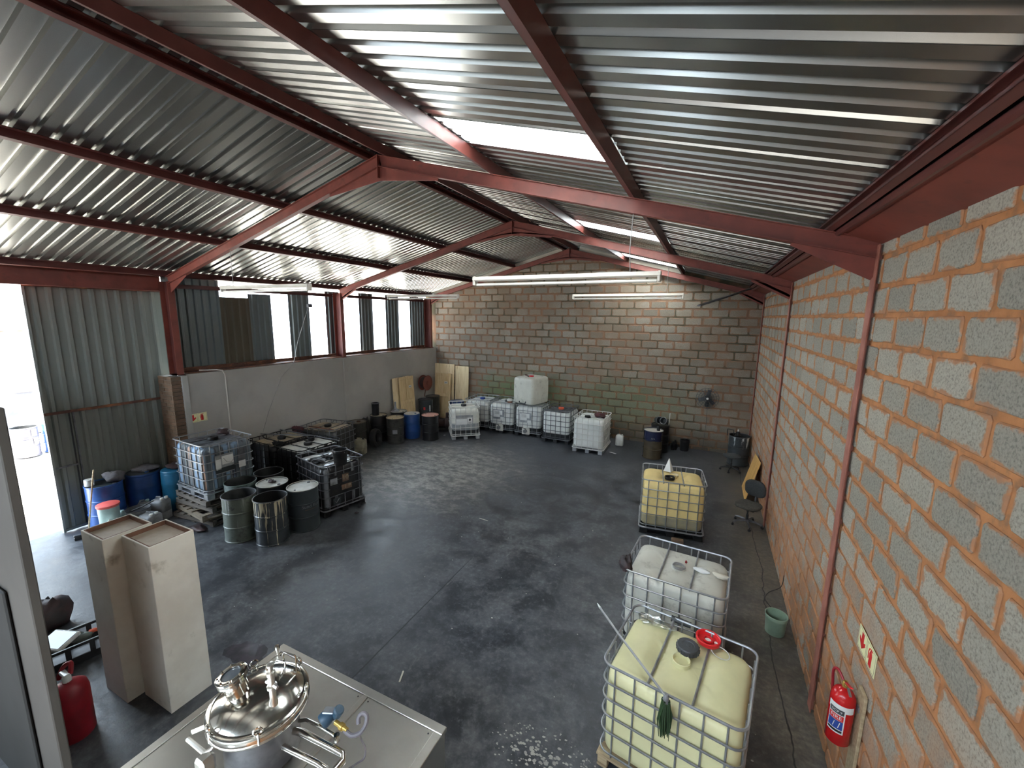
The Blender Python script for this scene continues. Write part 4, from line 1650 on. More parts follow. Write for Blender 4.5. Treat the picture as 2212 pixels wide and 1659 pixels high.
for i, (a, b, lb) in enumerate((((-10.48, 6.74, 1.19), (-9.1, 7.2, 1.21), 'long steel rod across the tan topped tank, nearer one'), ((-10.42, 7.25, 1.19), (-8.25, 7.3, 1.17), 'long steel rod across the rear of both black tanks'))):
    m = MB()
    m.tube([a, ((a[0] + b[0]) / 2, (a[1] + b[1]) / 2, (a[2] + b[2]) / 2), b], .016, 7)
    tag(obj('steel_rod', m, 'galv_dirty'), lb, 'rod', 'rods on the oily tanks')
m = MB()
m.tube([(-10.2, 7.98, 1.13), (-9.75, 8.0, 1.14), (-9.28, 8.03, 1.13)], .018, 6)
tag(obj('wooden_stick', m, 'rust'), 'dark wooden stick lying on the farthest oily tank', 'stick')
blob_thing('maroon_cloth', 'dark maroon cloth between the tan topped tank and the grey wall', 'rag', (-10.30, 7.68, 1.0), (.36, .26, .22), 'maroon', 24, .3)
blob_thing('rag_heap', 'dark rag beside the cap of the blue streaked tank', 'rag', (-9.79, 5.42, 1.62), (.30, .22, .14), 'rag_dark', 25, .35)
# W6, W3 tops
blob_thing('maroon_rag', 'maroon rag on the white tank at the right end of the far row', 'rag', (-3.04, 13.25, 1.09), (.38, .34, .16), 'maroon', 26, .35)
blob_thing('black_rag', 'small black rag on the white tank at the right end of the far row', 'rag', (-3.36, 12.95, 1.09), (.22, .14, .10), 'black_oil', 27, .3)
m = MB()
m.lathe([(.10, 0), (.105, .05), (.09, .055), (.085, .01)], 20, Matrix.Translation((-3.27, 13.35, 1.09)), cap1=False)
tag(obj('white_collar', m, 'white_plastic'), 'white collar ring behind the black rag in the far row', 'ring')
t = thing('white_jar', 'white jar with a brown stain on the tank left of the stacked pair', 'jar', (-6.55, 13.72, 1.13))
m = MB()
m.lathe([(.10, 0), (.10, .14), (.085, .15)], 18)
obj('jar_body', m, 'white_plastic', t)
m = MB()
m.lathe([(.101, .01), (.101, .07)], 18, cap0=False, cap1=False)
obj('stain_band', m, 'rust', t)


# ------------------------------------------------------------------ drums
def drum_prof(r, h, hoops=True):
    p = [(r * .985, 0), (r * 1.02, .004), (r * 1.02, .018), (r * .985, .026), (r * .985, .05)]
    if hoops:
        for f in (.34, .66):
            z = h * f
            p += [(r * .985, z - .035), (r * .985, z - .017), (r * 1.022, z - .006), (r * 1.022, z + .006), (r * .985, z + .017), (r * .985, z + .035)]
    p += [(r * .985, h - .05), (r * .985, h - .026), (r * 1.02, h - .018), (r * 1.02, h - .002), (r * 1.0, h)]
    return p


def drum(label, x, y, mat, lid=None, open_=False, inner='drum_in', r=.288, h=.88, z=0.0, bungs=True, rz=0.0, rim=None, level=.25, group='oil drums', name='oil_drum', plastic=False):
    t = thing(name, label, 'drum', (x, y, z), rz, group)
    if plastic:
        me = cached('plastic_drum|%.2f%.2f' % (r, h), lambda: MB().lathe([(r * .86, 0), (r * .95, .02), (r * .985, .08), (r, h * .3), (r * 1.015, h * .32), (r, h * .34), (r, h * .66), (r * 1.015, h * .68), (r, h * .70), (r * .985, h - .08), (r * .95, h - .05), (r * .97, h - .04), (r * .97, h - .02), (r * .92, h)], 36))
        obj('drum_body', me, mat, t)
        if lid:
            me = cached('plastic_lid|%.2f%.2f' % (r, h), lambda: MB().lathe([(r * .93, h - .002), (r * .93, h + .008), (r * .86, h + .012), (r * .84, h + .003)], 32))
            obj('lid', me, lid, t)
        if bungs:
            me = cached('bung|%.2f' % h, lambda: MB().lathe([(.035, h), (.035, h + .022), (.028, h + .026)], 12))
            obj('bung', me, mat, t, (r * .55, 0, 0))
        return t
    if open_:
        me = cached('open_drum|%.2f%.2f' % (r, h), lambda: MB().lathe(drum_prof(r, h) + [(r * .975, h - .004)], 40, cap1=False))
        obj('drum_body', me, mat, t)
        me = cached('drum_in|%.2f%.2f%.2f' % (r, h, level), lambda: MB().lathe([(r * .976, h - .002), (r * .962, h - .03), (r * .962, level), (0.001, level)], 40, cap0=False, cap1=False))
        obj('drum_inside', me, inner, t)
        me = cached('drum_rim|%.2f%.2f' % (r, h), lambda: MB().tube([(r * 1.0 * math.cos(a), r * math.sin(a), h) for a in [2 * PI * k / 40 for k in range(40)]], .009, 6, closed=True))
        obj('rim', me, rim or 'galv_dirty', t)
    else:
        me = cached('drum|%.2f%.2f' % (r, h), lambda: MB().lathe(drum_prof(r, h) + [(r * .97, h - .004), (r * .965, h - .016)], 40))
        obj('drum_body', me, mat, t)
        me = cached('drum_lid|%.2f%.2f' % (r, h), lambda: MB().lathe([(r * .965, h - .014), (r * .93, h - .010), (r * .4, h - .007), (.001, h - .007)], 40, cap0=False, cap1=False))
        obj('lid', me, lid or mat, t)
        me = cached('drum_rim|%.2f%.2f' % (r, h), lambda: MB().tube([(r * 1.0 * math.cos(a), r * math.sin(a), h) for a in [2 * PI * k / 40 for k in range(40)]], .009, 6, closed=True))
        obj('rim', me, rim or mat, t)
        if bungs:
            me = cached('bung_s|%.2f' % h, lambda: MB().lathe([(.03, h - .012), (.03, h + .004), (.02, h + .006)], 12))
            obj('bung', me, 'galv_dirty', t, (r * .72, 0, 0))
            obj('bung', me, 'galv_dirty', t, (-r * .72, .03, 0), scale=(.6, .6, 1))
    return t


GF = 'drums in front of the oily tanks'
D1 = drum('open grey green drum at the front left of the drum group', -7.992, 4.60, 'dr_green', open_=True, inner='drum_in_g', group=GF)
D2 = drum('open black drum with cream drips down its front', -7.342, 4.79, 'dr_drip', open_=True, group=GF, rz=.4)
D3 = drum('dark slate drum with white lettering and a dirty white lid', -7.23, 5.41, 'dr_slate', 'lid_white', group=GF, rim='lid_white', rz=1.9)
D4 = drum('open green drum behind the grey green one', -8.585, 5.00, 'dr_dgreen', open_=True, inner='drum_in_g', group=GF, rim='dr_dgreen')
D5 = drum('closed drum with a white lid and a rag in the middle of the group', -7.95, 5.26, 'dr_black', 'lid_white', group=GF, rim='lid_white')
D6 = drum('open black drum at the back of the group beside the blue streaked tank', -8.57, 5.61, 'dr_black', open_=True, group=GF)
blob_thing('lid_rag', 'small dark rag on the white drum lid in the middle', 'rag', (-7.95, 5.26, .87), (.17, .12, .07), 'rag_dark', 31, .3)
# lettering on the slate drum faces the camera side
a_cam = math.atan2(-5.41, 7.23)
wrap_text('Sund Base', .095, 'grey_can', D3, .2885, .535, a_cam + .40 - 1.9 + .12)
m = wrap_patch(.2875, a_cam + .05 - 1.9, a_cam + .95 - 1.9, .462, .470)
obj('printed_line', m, 'brown_seal', D3)

GB = 'drums along the grey wall'
E1 = drum('black drum carrying a tall black tube, beside the grey wall', -10.20, 10.76, 'dr_black', 'lid_cream', group=GB)
m = MB()
m.lathe([(.12, 0), (.125, .40), (.14, .41), (.14, .43), (.12, .43), (.115, .40), (.11, .05)], 22)
t = thing('tall_tube', 'tall black oily tube standing on a black drum', 'tube', (-10.27, 10.70, .875))
obj('tube_body', m, 'black_oil', t)
m = MB()
m.tube([(.13 * math.cos(a), .13 * math.sin(a), .43) for a in [2 * PI * k / 20 for k in range(20)]], .012, 6, closed=True)
obj('tube_rim', m, 'grey_can', t)
E2 = drum('dark grey drum with a cream oily lid and a worn sticker', -9.465, 10.76, 'dr_grey', 'lid_cream', group=GB, rim='lid_cream', rz=2)
m = wrap_patch(.290, math.atan2(-10.76, 9.465) - .35 - 2, math.atan2(-10.76, 9.465) + .2 - 2, .36, .50)
obj('worn_sticker', m, 'grey_can', E2)
E3 = drum('blue plastic drum with a whitish top between two dark drums', -9.33, 11.48, 'dr_blue', 'lid_white', group=GB, plastic=True)
E4 = drum('black drum with a pinkish lid, rightmost along the grey wall', -8.635, 11.61, 'dr_black', 'lid_pink', group=GB, rim='lid_pink')
E5 = drum('black drum with a white lid and a black funnel', -9.99, 11.56, 'dr_black', 'lid_white', group=GB, rim='lid_white')
m = MB()
m.lathe([(.15, 0), (.14, .02), (.05, .10), (.035, .16), (.032, .34)], 18, Matrix.Translation((-10.05, 11.46, .885)))
tag(obj('funnel', m, 'grey_can'), 'dark funnel standing upside down on a white drum lid', 'funnel')
E6 = drum('dark grey drum with a red dot, in front of the hose reel', -10.06, 13.25, 'dr_slate', 'dr_slate', group=GB, h=1.0, rz=0)
m = wrap_patch(.298, -1.22, -.98, .62, .74, 6)
obj('red_dot', m, 'sign_red', E6)
m = wrap_patch(.298, -.45, -.25, .55, .80, 4)
obj('white_sticker', m, 'paper', E6)
E7 = drum('dark drum in the far left corner below the leaning doors', -10.16, 13.86, 'dr_grey', 'dr_grey', group=GB, h=1.02)
E8 = drum('brown lidded drum with a big bung, just past the farthest oily tank', -10.15, 9.72, 'dr_grey', 'lid_brown', group=GB, rim='lid_brown', bungs=False)
m = MB()
m.lathe([(.065, .872), (.065, .905), (.05, .915)], 14)
obj('big_bung', m, 'brown_seal', E8, (.06, .02, 0))
blob_thing('tarpaulin', 'black tarpaulin heap between the brown lidded drum and the tall tube', 'tarpaulin', (-10.29, 10.22, 0), (.40, .40, 1.0), 'black_oil', 33, .18)
t = thing('steel_tank_drum', 'blue steel drum lid showing behind the part filled white tank', 'drum', (-9.05, 13.98, 0))
m = MB()
m.lathe(drum_prof(.29, .89) + [(.28, .875)], 36)
obj('drum_body', m, 'dr_blue', t)
m = MB()
m.lathe([(.29, .885), (.29, .90), (.2, .91), (.001, .912)], 30, cap0=False, cap1=False)
obj('lid', m, 'dr_blue', t)


def jerrycan(label, loc, dims, mat, rz=0.0, cap='black_plastic', group=None, caps=1):
    w, d, h = dims
    t = thing('jerry_can', label, 'can', loc, rz, group)
    m = MB()
    lps = []
    for (ins, z) in ((.02, 0), (.0, .015), (0, h * .35), (.006, h * .37), (.0, h * .39), (0, h * .80), (.015, h * .88), (.05, h * .92), (.06, h * .925)):
        lps.append([(p[0] * (w / 2 - ins) / (w / 2), p[1] * (d / 2 - ins) / (d / 2), z) for p in rrect(w, d, min(w, d) * .22, 5, 2)])
    m.loops(lps)
    obj('can_body', m, mat, t)
    m = MB()
    m.tube([(-w * .30, 0, h * .90), (-w * .26, 0, h * .99), (w * .02, 0, h), (w * .08, 0, h * .91)], .016, 7)
    obj('carry_handle', m, mat, t)
    for k in range(caps):
        m = MB()
        m.lathe([(.032, h * .91), (.032, h * .99), (.026, h)], 14)
        obj('screw_cap', m, cap, t, (w * .30 - .0 * k, (k - .5 * (caps - 1)) * .10, 0))
    return t


jerrycan('beige dirty jerry can on the floor beside the tyre', (-9.62, 9.30, 0), (.34, .30, .52), 'beige_can', .3)
m = MB()
m.lathe([(.17, -.08), (.24, -.10), (.30, -.07), (.315, 0), (.30, .07), (.24, .10), (.17, .08), (.16, .0), (.17, -.08)], 28, cap0=False, cap1=False)
t = thing('old_tyre', 'black old tyre standing upright beside the jerry can', 'tyre', (-9.66, 10.02, .315), R(107))
obj('tyre_body', m, 'rubber', t, rot=(R(82), 0, 0))
t = jerrycan('small white jerry can on the floor right of the far row of tanks', (-2.50, 14.0, 0), (.26, .24, .38), 'white_plastic', .1, 'white_plastic')

# right of the far wall
GR = 'drums by the far right wall'
F1 = drum('blue and brown shiny drum with a wet lid near the far wall', -1.34, 13.25, 'dr_brown', 'top_pale', group=GR, rim='galv_dirty', bungs=False)
m = MB()
m.lathe([(.05, .87), (.05, 1.0), (.03, 1.03)], 12)
obj('pump_stub', m, 'black_oil', F1, (.14, .0, 0))
flat = wrap_text('AFA', .07, 'grey_can', F1, .289, .66, math.atan2(-13.25, 1.34) + .0)
F2 = drum('black drum behind the blue and brown one, topped with pails', -1.22, 14.02, 'dr_black', group=GR, bungs=False)
t = pail('tipped_pail', 'grey pail lying tipped over on the black drum by the far wall', (-1.34, 14.14, 1.0), .12, .22, 'dark_grey', 'grey_can', handle=False)
t.rotation_euler = (R(80), 0, R(30))
t = pail('steel_pail', 'small tipped pail with pale rim on the black drum by the far wall', (-1.06, 14.00, 1.0), .11, .20, 'dark_grey', 'galv', handle=False)
t.rotation_euler = (R(70), 0, R(-20))
m = MB()
m.tube([(-.96, 14.05, .88), (-.955, 14.09, 1.28)], .014, 7)
tag(obj('white_stick', m, 'white_plastic'), 'thin white stick standing on the black drum by the far wall', 'stick')
pail('dark_bucket', 'small black bucket on the floor right of the far drums', (-.46, 14.42, 0), .15, .36, 'black_plastic', 'black_plastic')
blob_thing('black_rag', 'black rag heap on the floor between the drum and the small bucket', 'rag', (-.78, 14.36, 0), (.22, .26, .34), 'black_oil', 41, .3)
G1 = drum('grey drum with white drips in the far right corner', 1.06, 13.80, 'dr_corner', group='', open_=True, level=.70, name='corner_drum', rz=-.9)
t = thing('bottle_jack', 'black hand pump with a pale tip standing in the corner drum', 'pump', (1.0, 13.70, .70))
m = MB()
m.lathe([(.09, 0), (.09, .2), (.06, .22), (.05, .30), (.03, .32)], 14)
obj('pump_body', m, 'black_oil', t)
m = MB()
m.lathe([(.02, .32), (.018, .38)], 10)
obj('tip', m, 'white_plastic', t)
m = MB()
m.tube([(-.28, -.05, .18), (-.28, -.05, .38), (-.12, -.03, .36), (-.12, -.03, .2)], .012, 6)
obj('handle_frame', m, 'black_plastic', t)


# ------------------------------------------------------------------ office chairs
def chair_base(t, mat='galv_dirty', r=.29, zc=.10):
    for k in range(5):
        a = 2 * PI * k / 5 + .3
        m = MB()
        m.tube([(.03 * math.cos(a), .03 * math.sin(a), zc + .02), (r * .6 * math.cos(a), r * .6 * math.sin(a), zc + .01), (r * math.cos(a), r * math.sin(a), zc - .02)], [.028, .022, .016], 7)
        leg = obj('star_leg', m, mat, t)
        m = MB()
        m.lathe([(.006, -.022), (.027, -.018), (.027, .018), (.006, .022)], 12, Matrix.Translation((r * math.cos(a), r * math.sin(a), .028)) @ Matrix.Rotation(a + .8, 4, 'Z') @ Matrix.Rotation(PI / 2, 4, 'X'))
        m.tube([(r * math.cos(a), r * math.sin(a), .03), (r * math.cos(a), r * math.sin(a), zc - .015)], .008, 6)
        obj('caster', m, 'black_plastic', leg)
    m = MB()
    m.tube([(0, 0, zc), (0, 0, .25)], .028, 10)
    m.tube([(0, 0, .24), (0, 0, .41)], .017, 10)
    obj('gas_column', m, 'black_plastic', t)


def cushion_mb(w, d, h, r, bend=0.0):
    m = MB()
    lps = []
    for (ins, z) in ((.03, 0), (.006, h * .2), (0, h * .5), (.008, h * .8), (.035, h * .97), (.09, h)):
        lps.append([(p[0] * (w / 2 - ins) / (w / 2), p[1] * (d / 2 - ins) / (d / 2), z + bend * ((p[0] / (w / 2)) ** 2)) for p in rrect(w, d, r, 6, 5)])
    m.loops(lps)
    return m


t = thing('office_chair', 'grey office chair with a worn seat against the right wall', 'chair', (1.03, 9.60, 0), R(-28))
chair_base(t)
obj('seat', cushion_mb(.48, .46, .075, .16), 'fabric_worn', t, (0, 0, .42), smooth=50)
m = MB()
m.box((0, 0, .415), (.36, .34, .02), ch=.008)
obj('seat_pan', m, 'black_plastic', t, smooth=None)
m = MB()
m.tube([(0, .10, .41), (0, .24, .41), (0, .31, .46), (0, .32, .60), (0, .29, .76)], .016, 7)
obj('back_spine', m, 'galv_dirty', t)
obj('backrest', cushion_mb(.42, .38, .07, .14, .03), 'fabric', t, (0, .315, .76), (R(98), 0, 0), smooth=50)
t = thing('backless_chair', 'backless office swivel stool in front of the corner drum', 'chair', (.86, 13.05, 0), .4)
chair_base(t, 'black_plastic', .27, .09)
obj('seat', cushion_mb(.44, .42, .07, .16), 'fabric', t, (0, 0, .41), smooth=50)
m = MB()
m.box((0, 0, .405), (.3, .3, .02), ch=.008)
obj('seat_pan', m, 'black_plastic', t, smooth=None)
# leaning sheet on the right
m = MB()
m.box((0, .5, .5), (.018, 1.0, 1.0), ch=.002)
tag(obj('plywood_offcut', m, 'ply_orange', None, (1.09, 10.95, .003), (R(-4), R(14.5), 0), smooth=None), 'orange plywood offcut leaning on the right block wall behind the chair', 'board')

# ------------------------------------------------------------------ extinguisher on the right wall
t = thing('fire_extinguisher', 'red fire extinguisher with a white label hung on the right wall', 'extinguisher', (1.265, 3.945, .80), 0)
m = MB()
r = .088
m.lathe([(r * .9, 0), (r, .012), (r, .40), (r * .93, .44), (r * .72, .475), (r * .38, .495), (.02, .50), (.018, .525)], 32)
obj('cylinder', m, 'ext_red', t)
m = MB()
m.lathe([(.022, .51), (.024, .545), (.016, .56)], 14)
m.box((.0, -.02, .545), (.03, .06, .03), ch=.006)
obj('valve', m, 'brass', t)
m = MB()
m.box((0, 0, 0), (.022, .14, .008), Matrix.Translation((.0, -.07, .585)) @ Matrix.Rotation(R(-24), 4, 'X'))
obj('squeeze_lever', m, 'lid_red', t, smooth=None)
m = MB()
m.box((0, 0, 0), (.018, .13, .006), Matrix.Translation((.005, -.06, .54)) @ Matrix.Rotation(R(12), 4, 'X'))
obj('carry_grip', m, 'galv', t, smooth=None)
m = MB()
m.tube(soft([(-.01, .02, .55), (-.04, .07, .60), (-.06, .105, .56), (-.05, .115, .42), (-.03, .10, .15)]), .011, 8)
obj('hose', m, 'dull_red', t)
ac = math.atan2(-3.9, -1.25)
obj('label_band', wrap_patch(r + .001, ac - 1.05, ac + 1.05, .325, .385, 14), 'paper', t)
obj('label_sheet', wrap_patch(r + .0012, ac - .95, ac + .38, .12, .385, 12), 'paper', t)
obj('label_black', wrap_patch(r + .002, ac - .88, ac + .28, .300, .345, 10), 'dark_grey', t)
obj('label_red', wrap_patch(r + .002, ac - .88, ac + .28, .240, .292, 10), 'sign_red', t)
obj('label_navy', wrap_patch(r + .002, ac - .88, ac + .28, .160, .238, 10), 'blue_cap', t)
obj('label_foot', wrap_patch(r + .002, ac - .88, ac + .28, .132, .152, 10), 'black_plastic', t)
wrap_text('FIRE', .046, 'paper', t, r + .003, .266, ac - .3, 1.0)
wrap_text('DCP 9', .028, 'paper', t, r + .003, .322, ac - .3, 1.0)
m = MB()
for dx in (-.45, -.05):
    m.tube([(.092 * math.cos(ac + dx), .092 * math.sin(ac + dx), .175), (.092 * math.cos(ac + dx + .1), .092 * math.sin(ac + dx + .1), .225)], .003, 4)
obj('label_icons', m, 'paper', t)
t = thing('mounting_board', 'narrow pale wooden board behind the fire extinguisher on the block wall', 'board', (1.372, 3.90, .50))
m = MB()
m.box((0, 0, .37), (.024, .15, .96), ch=.004)
obj('board', m, 'wood_new', t, smooth=None)
m = MB()
m.box((-.016, .0, .68), (.012, .04, .05))
obj('hook', m, 'galv', t, smooth=None)

# green bucket and cord on the floor
pail('green_bucket', 'pale green plastic bucket on the floor by the right wall', (1.16, 6.30, 0), .135, .27, 'bucket_green', 'bucket_green')
m = MB()
m.tube(soft([(1.385, 7.35, .30), (1.36, 7.33, .10), (1.20, 7.25, .012), (1.12, 7.05, .008), (1.18, 6.85, .008), (1.25, 6.70, .008)]), .006, 5)
tag(obj('loose_cord', m, 'black_plastic'), 'thin dark cord trailing from the right wall onto the floor', 'cord')

# ------------------------------------------------------------------ wall fan
t = thing('wall_fan', 'round caged wall fan on the far block wall', 'fan', (.10, 14.42, 1.83), 0)
m = MB()
for rr in (.33, .26, .19, .12):
    m.tube([(rr * math.cos(a), -.10 - (.33 - rr) * .18, rr * math.sin(a)) for a in [2 * PI * k / 28 for k in range(28)]], .006, 5, closed=True)
for k in range(20):
    a = 2 * PI * k / 20
    m.tube([(.05 * math.cos(a), -.165, .05 * math.sin(a)), (.2 * math.cos(a), -.14, .2 * math.sin(a)), (.33 * math.cos(a), -.10, .33 * math.sin(a)), (.32 * math.cos(a), .0, .32 * math.sin(a)), (.1 * math.cos(a), .05, .1 * math.sin(a))], .005, 4)
obj('guard', m, 'dark_grey', t)
for k in range(3):
    m = MB()
    m.box((0, 0, .16), (.12, .006, .22), Matrix.Translation((0, -.05, 0)) @ Matrix.Rotation(2 * PI * k / 3 + .2, 4, 'Y') @ Matrix.Rotation(.4, 4, 'Z'))
    obj('blade', m, 'dark_grey', t, smooth=None)
m = MB()
m.lathe([(.035, 0), (.035, .01), (.001, .014)], 16, Matrix.Translation((0, -.165, 0)) @ Matrix.Rotation(PI / 2, 4, 'X'))
obj('hub_badge', m, 'paper', t, label='pale round badge at the hub')
m = MB()
m.lathe([(.09, 0), (.09, .16), (.06, .2)], 16, Matrix.Translation((0, -.02, 0)) @ Matrix.Rotation(-PI / 2, 4, 'X'))
obj('motor', m, 'black_plastic', t)
m = MB()
m.tube([(0, .08, -.02), (0, .10, -.24), (0, .26, -.27)], .022, 8)
m.box((0, .275, -.27), (.12, .02, .16), ch=.005)
obj('wall_bracket', m, 'black_plastic', t)
m = MB()
m.tube([(.02, .27, -.34), (.03, .275, -.9), (.01, .275, -1.35), (-.02, .27, -1.80)], .006, 5)
obj('power_cord', m, 'black_plastic', t)

# ------------------------------------------------------------------ hose reel, doors and boards in the far left corner
t = thing('hose_reel', 'red hose reel mounted on the grey wall near the far corner', 'hose reel', (-10.34, 13.60, 1.60), 0)
for (xx, nm) in ((-.10, 'reel_flange'), (.14, 'reel_flange')):
    m = MB()
    m.lathe([(.30, -.012), (.31, 0), (.30, .012), (.26, .006), (.09, .008), (.085, .03), (.02, .035)], 30, Matrix.Translation((xx, 0, 0)) @ Matrix.Rotation(PI / 2, 4, 'Y'))
    obj(nm, m, 'red', t)
m = MB()
for k in range(5):
    m.tube([(-.08 + k * .045, .22 * math.cos(a), .22 * math.sin(a)) for a in [2 * PI * q / 24 for q in range(24)]], .024, 6, closed=True)
o = obj('coiled_hose', m, 'rag_dark', t)
m = MB()
m.tube([(-.19, 0, 0), (.16, 0, 0)], .03, 8)
m.tube([(.1, -.1, -.28), (.1, -.16, -.45), (.05, -.1, -.55)], .018, 6)
obj('axle', m, 'rust', t)


def panel_door(label, loc, rz, w, h, lean, group=None, txt=None):
    t = thing('panel_door', label, 'door', loc, rz, group)
    base = MB()
    base.box((0, 0, h / 2), (w, .012, h))
    o = obj('door_leaf', base, 'pine', t, rot=(-lean, 0, 0), smooth=None)
    for (c, d) in (((-w / 2 + .045, 0, h / 2), (.09, .056, h)), ((w / 2 - .045, 0, h / 2), (.09, .056, h)), ((0, 0, h / 2), (.08, .050, h)), ((0, 0, .10), (w, .053, .2)), ((0, 0, h - .05), (w, .053, .10)), ((0, 0, h * .52), (w, .053, .13))):
        m = MB()
        m.box(c, d, ch=.012)
        obj('door_rail', m, 'pine', t, rot=(-lean, 0, 0), smooth=None)
    if txt:
        m = MB()
        m.box((w * .22, -.030, h * .80), (.16, .003, .09))
        s = obj('paper_label', m, 'paper', t, rot=(-lean, 0, 0), smooth=None)
        m = MB()
        m.box((w * .22, -.0325, h * .80), (.11, .002, .018))
        obj('print_line', m, 'dark_grey', s, smooth=None)
    return t


panel_door('pine panel door leaning on the grey left wall', (-10.27, 12.50, 0), PI / 2, .84, 1.98, .075, txt=True)
panel_door('pine panel door leaning on big plywood in the far corner', (-10.02, 14.30, 0), .02, .78, 1.92, .07, txt=True)
for (lb, loc, rz, w, h, lean) in (('plywood sheet behind the pine door on the left grey wall', (-10.36, 12.28, 0), PI / 2, .95, 1.99, .06), ('large pale plywood sheet at the far left corner, behind a pine door', (-10.05, 14.48, 0), .0, .98, 2.30, .055), ('plywood sheet right of the larger one, against the far wall', (-9.22, 14.56, 0), -.02, .66, 2.24, .04)):
    m = MB()
    m.box((0, 0, h / 2), (w, .018, h), Matrix.Rotation(-lean, 4, 'X'), ch=.002)
    tag(obj('plywood_sheet', m, 'ply', None, loc, (0, 0, rz), smooth=None), lb, 'board')
t = thing('rusty_pump', 'dark rusty pump on the floor between pink lidded drum and white tank', 'pump', (-9.05, 12.75, 0), .5)
m = MB()
m.lathe([(.13, 0), (.15, .04), (.15, .34), (.12, .38), (.06, .40)], 18, Matrix.Translation((-.2, 0, .28)) @ Matrix.Rotation(PI / 2, 4, 'Y'))
obj('motor', m, 'junk_brown', t)
m = MB()
m.lathe([(.19, 0), (.2, .02), (.2, .14), (.15, .18)], 18, Matrix.Translation((.22, 0, .28)) @ Matrix.Rotation(PI / 2, 4, 'Y'))
m.tube([(.3, 0, .45), (.3, 0, .66)], .06, 10)
obj('pump_casing', m, 'junk_brown', t)
m = MB()
m.box((0, 0, .06), (.7, .32, .12), ch=.01)
obj('base_frame', m, 'black_oil', t, smooth=None)

# conduit and cable on the left wall
m = MB()
m.tube([(XC + .12, 5.62, 2.985), (XL + .03, 5.85, 2.99), (XL + .03, 5.98, 2.96), (XL + .025, 6.03, 2.85), (XL + .025, 6.03, 1.2), (XL + .025, 6.03, .3)], .016, 7)
tag(obj('wall_conduit', m, 'lamp_white'), 'pale conduit bending down the grey left wall above the blue tank', 'pipe')
m = MB()
m.tube([(-10.7, 8.64, 4.56), (XL + .03, 8.07, 3.55), (XL + .015, 7.9, 2.95), (XL + .01, 7.5, 2.6), (XL + .01, 7.05, 1.7), (XL + .01, 6.85, 1.2)], .007, 5)
o = tag(obj('wall_cable', m, 'cord'), 'thin cable hanging from the window gap down the grey wall', 'cable')
m = MB()
m.box((-10.70, 8.66, 4.56), (.10, .14, .10), ch=.01)
tag(obj('junction_box', m, 'galv_dirty', smooth=None), 'small junction box at the top of the hanging cable', 'box')

# ------------------------------------------------------------------ pallet stack under the blue tank


def pallet(label, x, y, z, rz, mat, L=1.2, Wd=1.0, h=.135, broken=False):
    t = thing('wooden_pallet', label, 'pallet', (x, y, z), rz, 'stacked wooden pallets')
    rnd = random.Random(int(z * 100))
    n = 6
    for k in range(n):
        w = .11
        px = -L / 2 + w / 2 + k * (L - w) / (n - 1)
        if broken and k == 4:
            continue
        obj('deck_board', cached('pdb', lambda: MB().box((0, 0, 0), (.11, 1.0, .02), ch=.002), None), mat, t, (px, rnd.uniform(-.01, .01), h - .011), (0, 0, rnd.uniform(-.01, .01)))
    for q in (-Wd / 2 + .045, 0, Wd / 2 - .045):
        obj('stringer', cached('pst', lambda: MB().box((0, 0, 0), (1.2, .085, .085), ch=.003), None), mat, t, (0, q, .068))
    for q in (-L / 2 + .055, 0, L / 2 - .055):
        obj('bottom_board', cached('pbb', lambda: MB().box((0, 0, 0), (.11, 1.0, .02), ch=.002), None), mat, t, (q, 0, .012))
    return t


pallet('grey wooden pallet at the bottom of the stack under the blue tank', -9.50, 4.98, 0, .10, 'wood')
pallet('paler wooden pallet with a missing board, second from the bottom of the stack', -9.49, 4.96, .137, -.10, 'wood_mid', broken=True)
pallet('grey wooden pallet third from the bottom of the stack', -9.50, 5.04, .274, .05, 'wood')
pallet('wooden pallet directly under the blue streaked tank', -9.52, 5.03, .411, -.05, 'wood')
blob_thing('rubble', 'small heap of dark rubble in front of the pallet stack', 'rubble', (-9.05, 4.36, 0), (.40, .22, .08), 'rag_dark', 51, .4)

# ------------------------------------------------------------------ blue drums and cans by the sliding door
GD = 'drums by the sliding door'
H1 = drum('blue steel drum with a white cup on top, nearest the door gap', -10.87, 3.68, 'dr_blue_steel', 'dr_slate', group=GD, h=.90, rz=.5)
H2 = drum('dark blue plastic drum between the other two by the sliding door', -10.86, 4.33, 'dr_blue', 'dr_slate', group=GD, h=.93, r=.30, plastic=True)
H3 = drum('teal plastic drum beside the blue streaked tank', -10.45, 4.72, 'dr_teal', None, group=GD, h=.93, r=.25, plastic=True)
t = thing('paper_roll', 'white paper roll standing on the blue drum near the door', 'roll', (-10.93, 3.49, .90))
m = MB()
m.lathe([(.075, 0), (.075, .13), (.02, .13), (.02, .02)], 20, cap1=False)
obj('roll_body', m, 'paper', t)
m = MB()
m.lathe([(.022, .128), (.022, .134), (.016, .134)], 12)
obj('core', m, 'cream', t)
blob_thing('grey_rag', 'crumpled grey rag on the blue drum near the door', 'rag', (-10.85, 3.84, .90), (.36, .34, .22), 'rag', 61, .3)
blob_thing('brown_cloth', 'brown cloth over the dark blue plastic drum', 'rag', (-10.88, 4.42, .935), (.46, .42, .10), 'rag', 62, .25)
blob_thing('black_cloth', 'black cloth over the teal drum', 'rag', (-10.46, 4.76, .935), (.36, .36, .13), 'rag_dark', 63, .3)
t = pail('lidded_bucket', 'pale mint bucket with a faded red lid in front of the blue drum', (-10.30, 3.50, 0), .165, .62, 'mint_can', 'mint_can', handle=False, open_=False)
m = MB()
m.lathe([(.170, .60), (.176, .612), (.176, .645), (.168, .65), (.001, .65)], 28, cap1=False)
obj('lid', m, 'lid_coral', t)
t = thing('white_sack', 'white crumpled plastic sack in front of the mint bucket', 'sack', (-9.93, 3.40, 0))
m = MB()
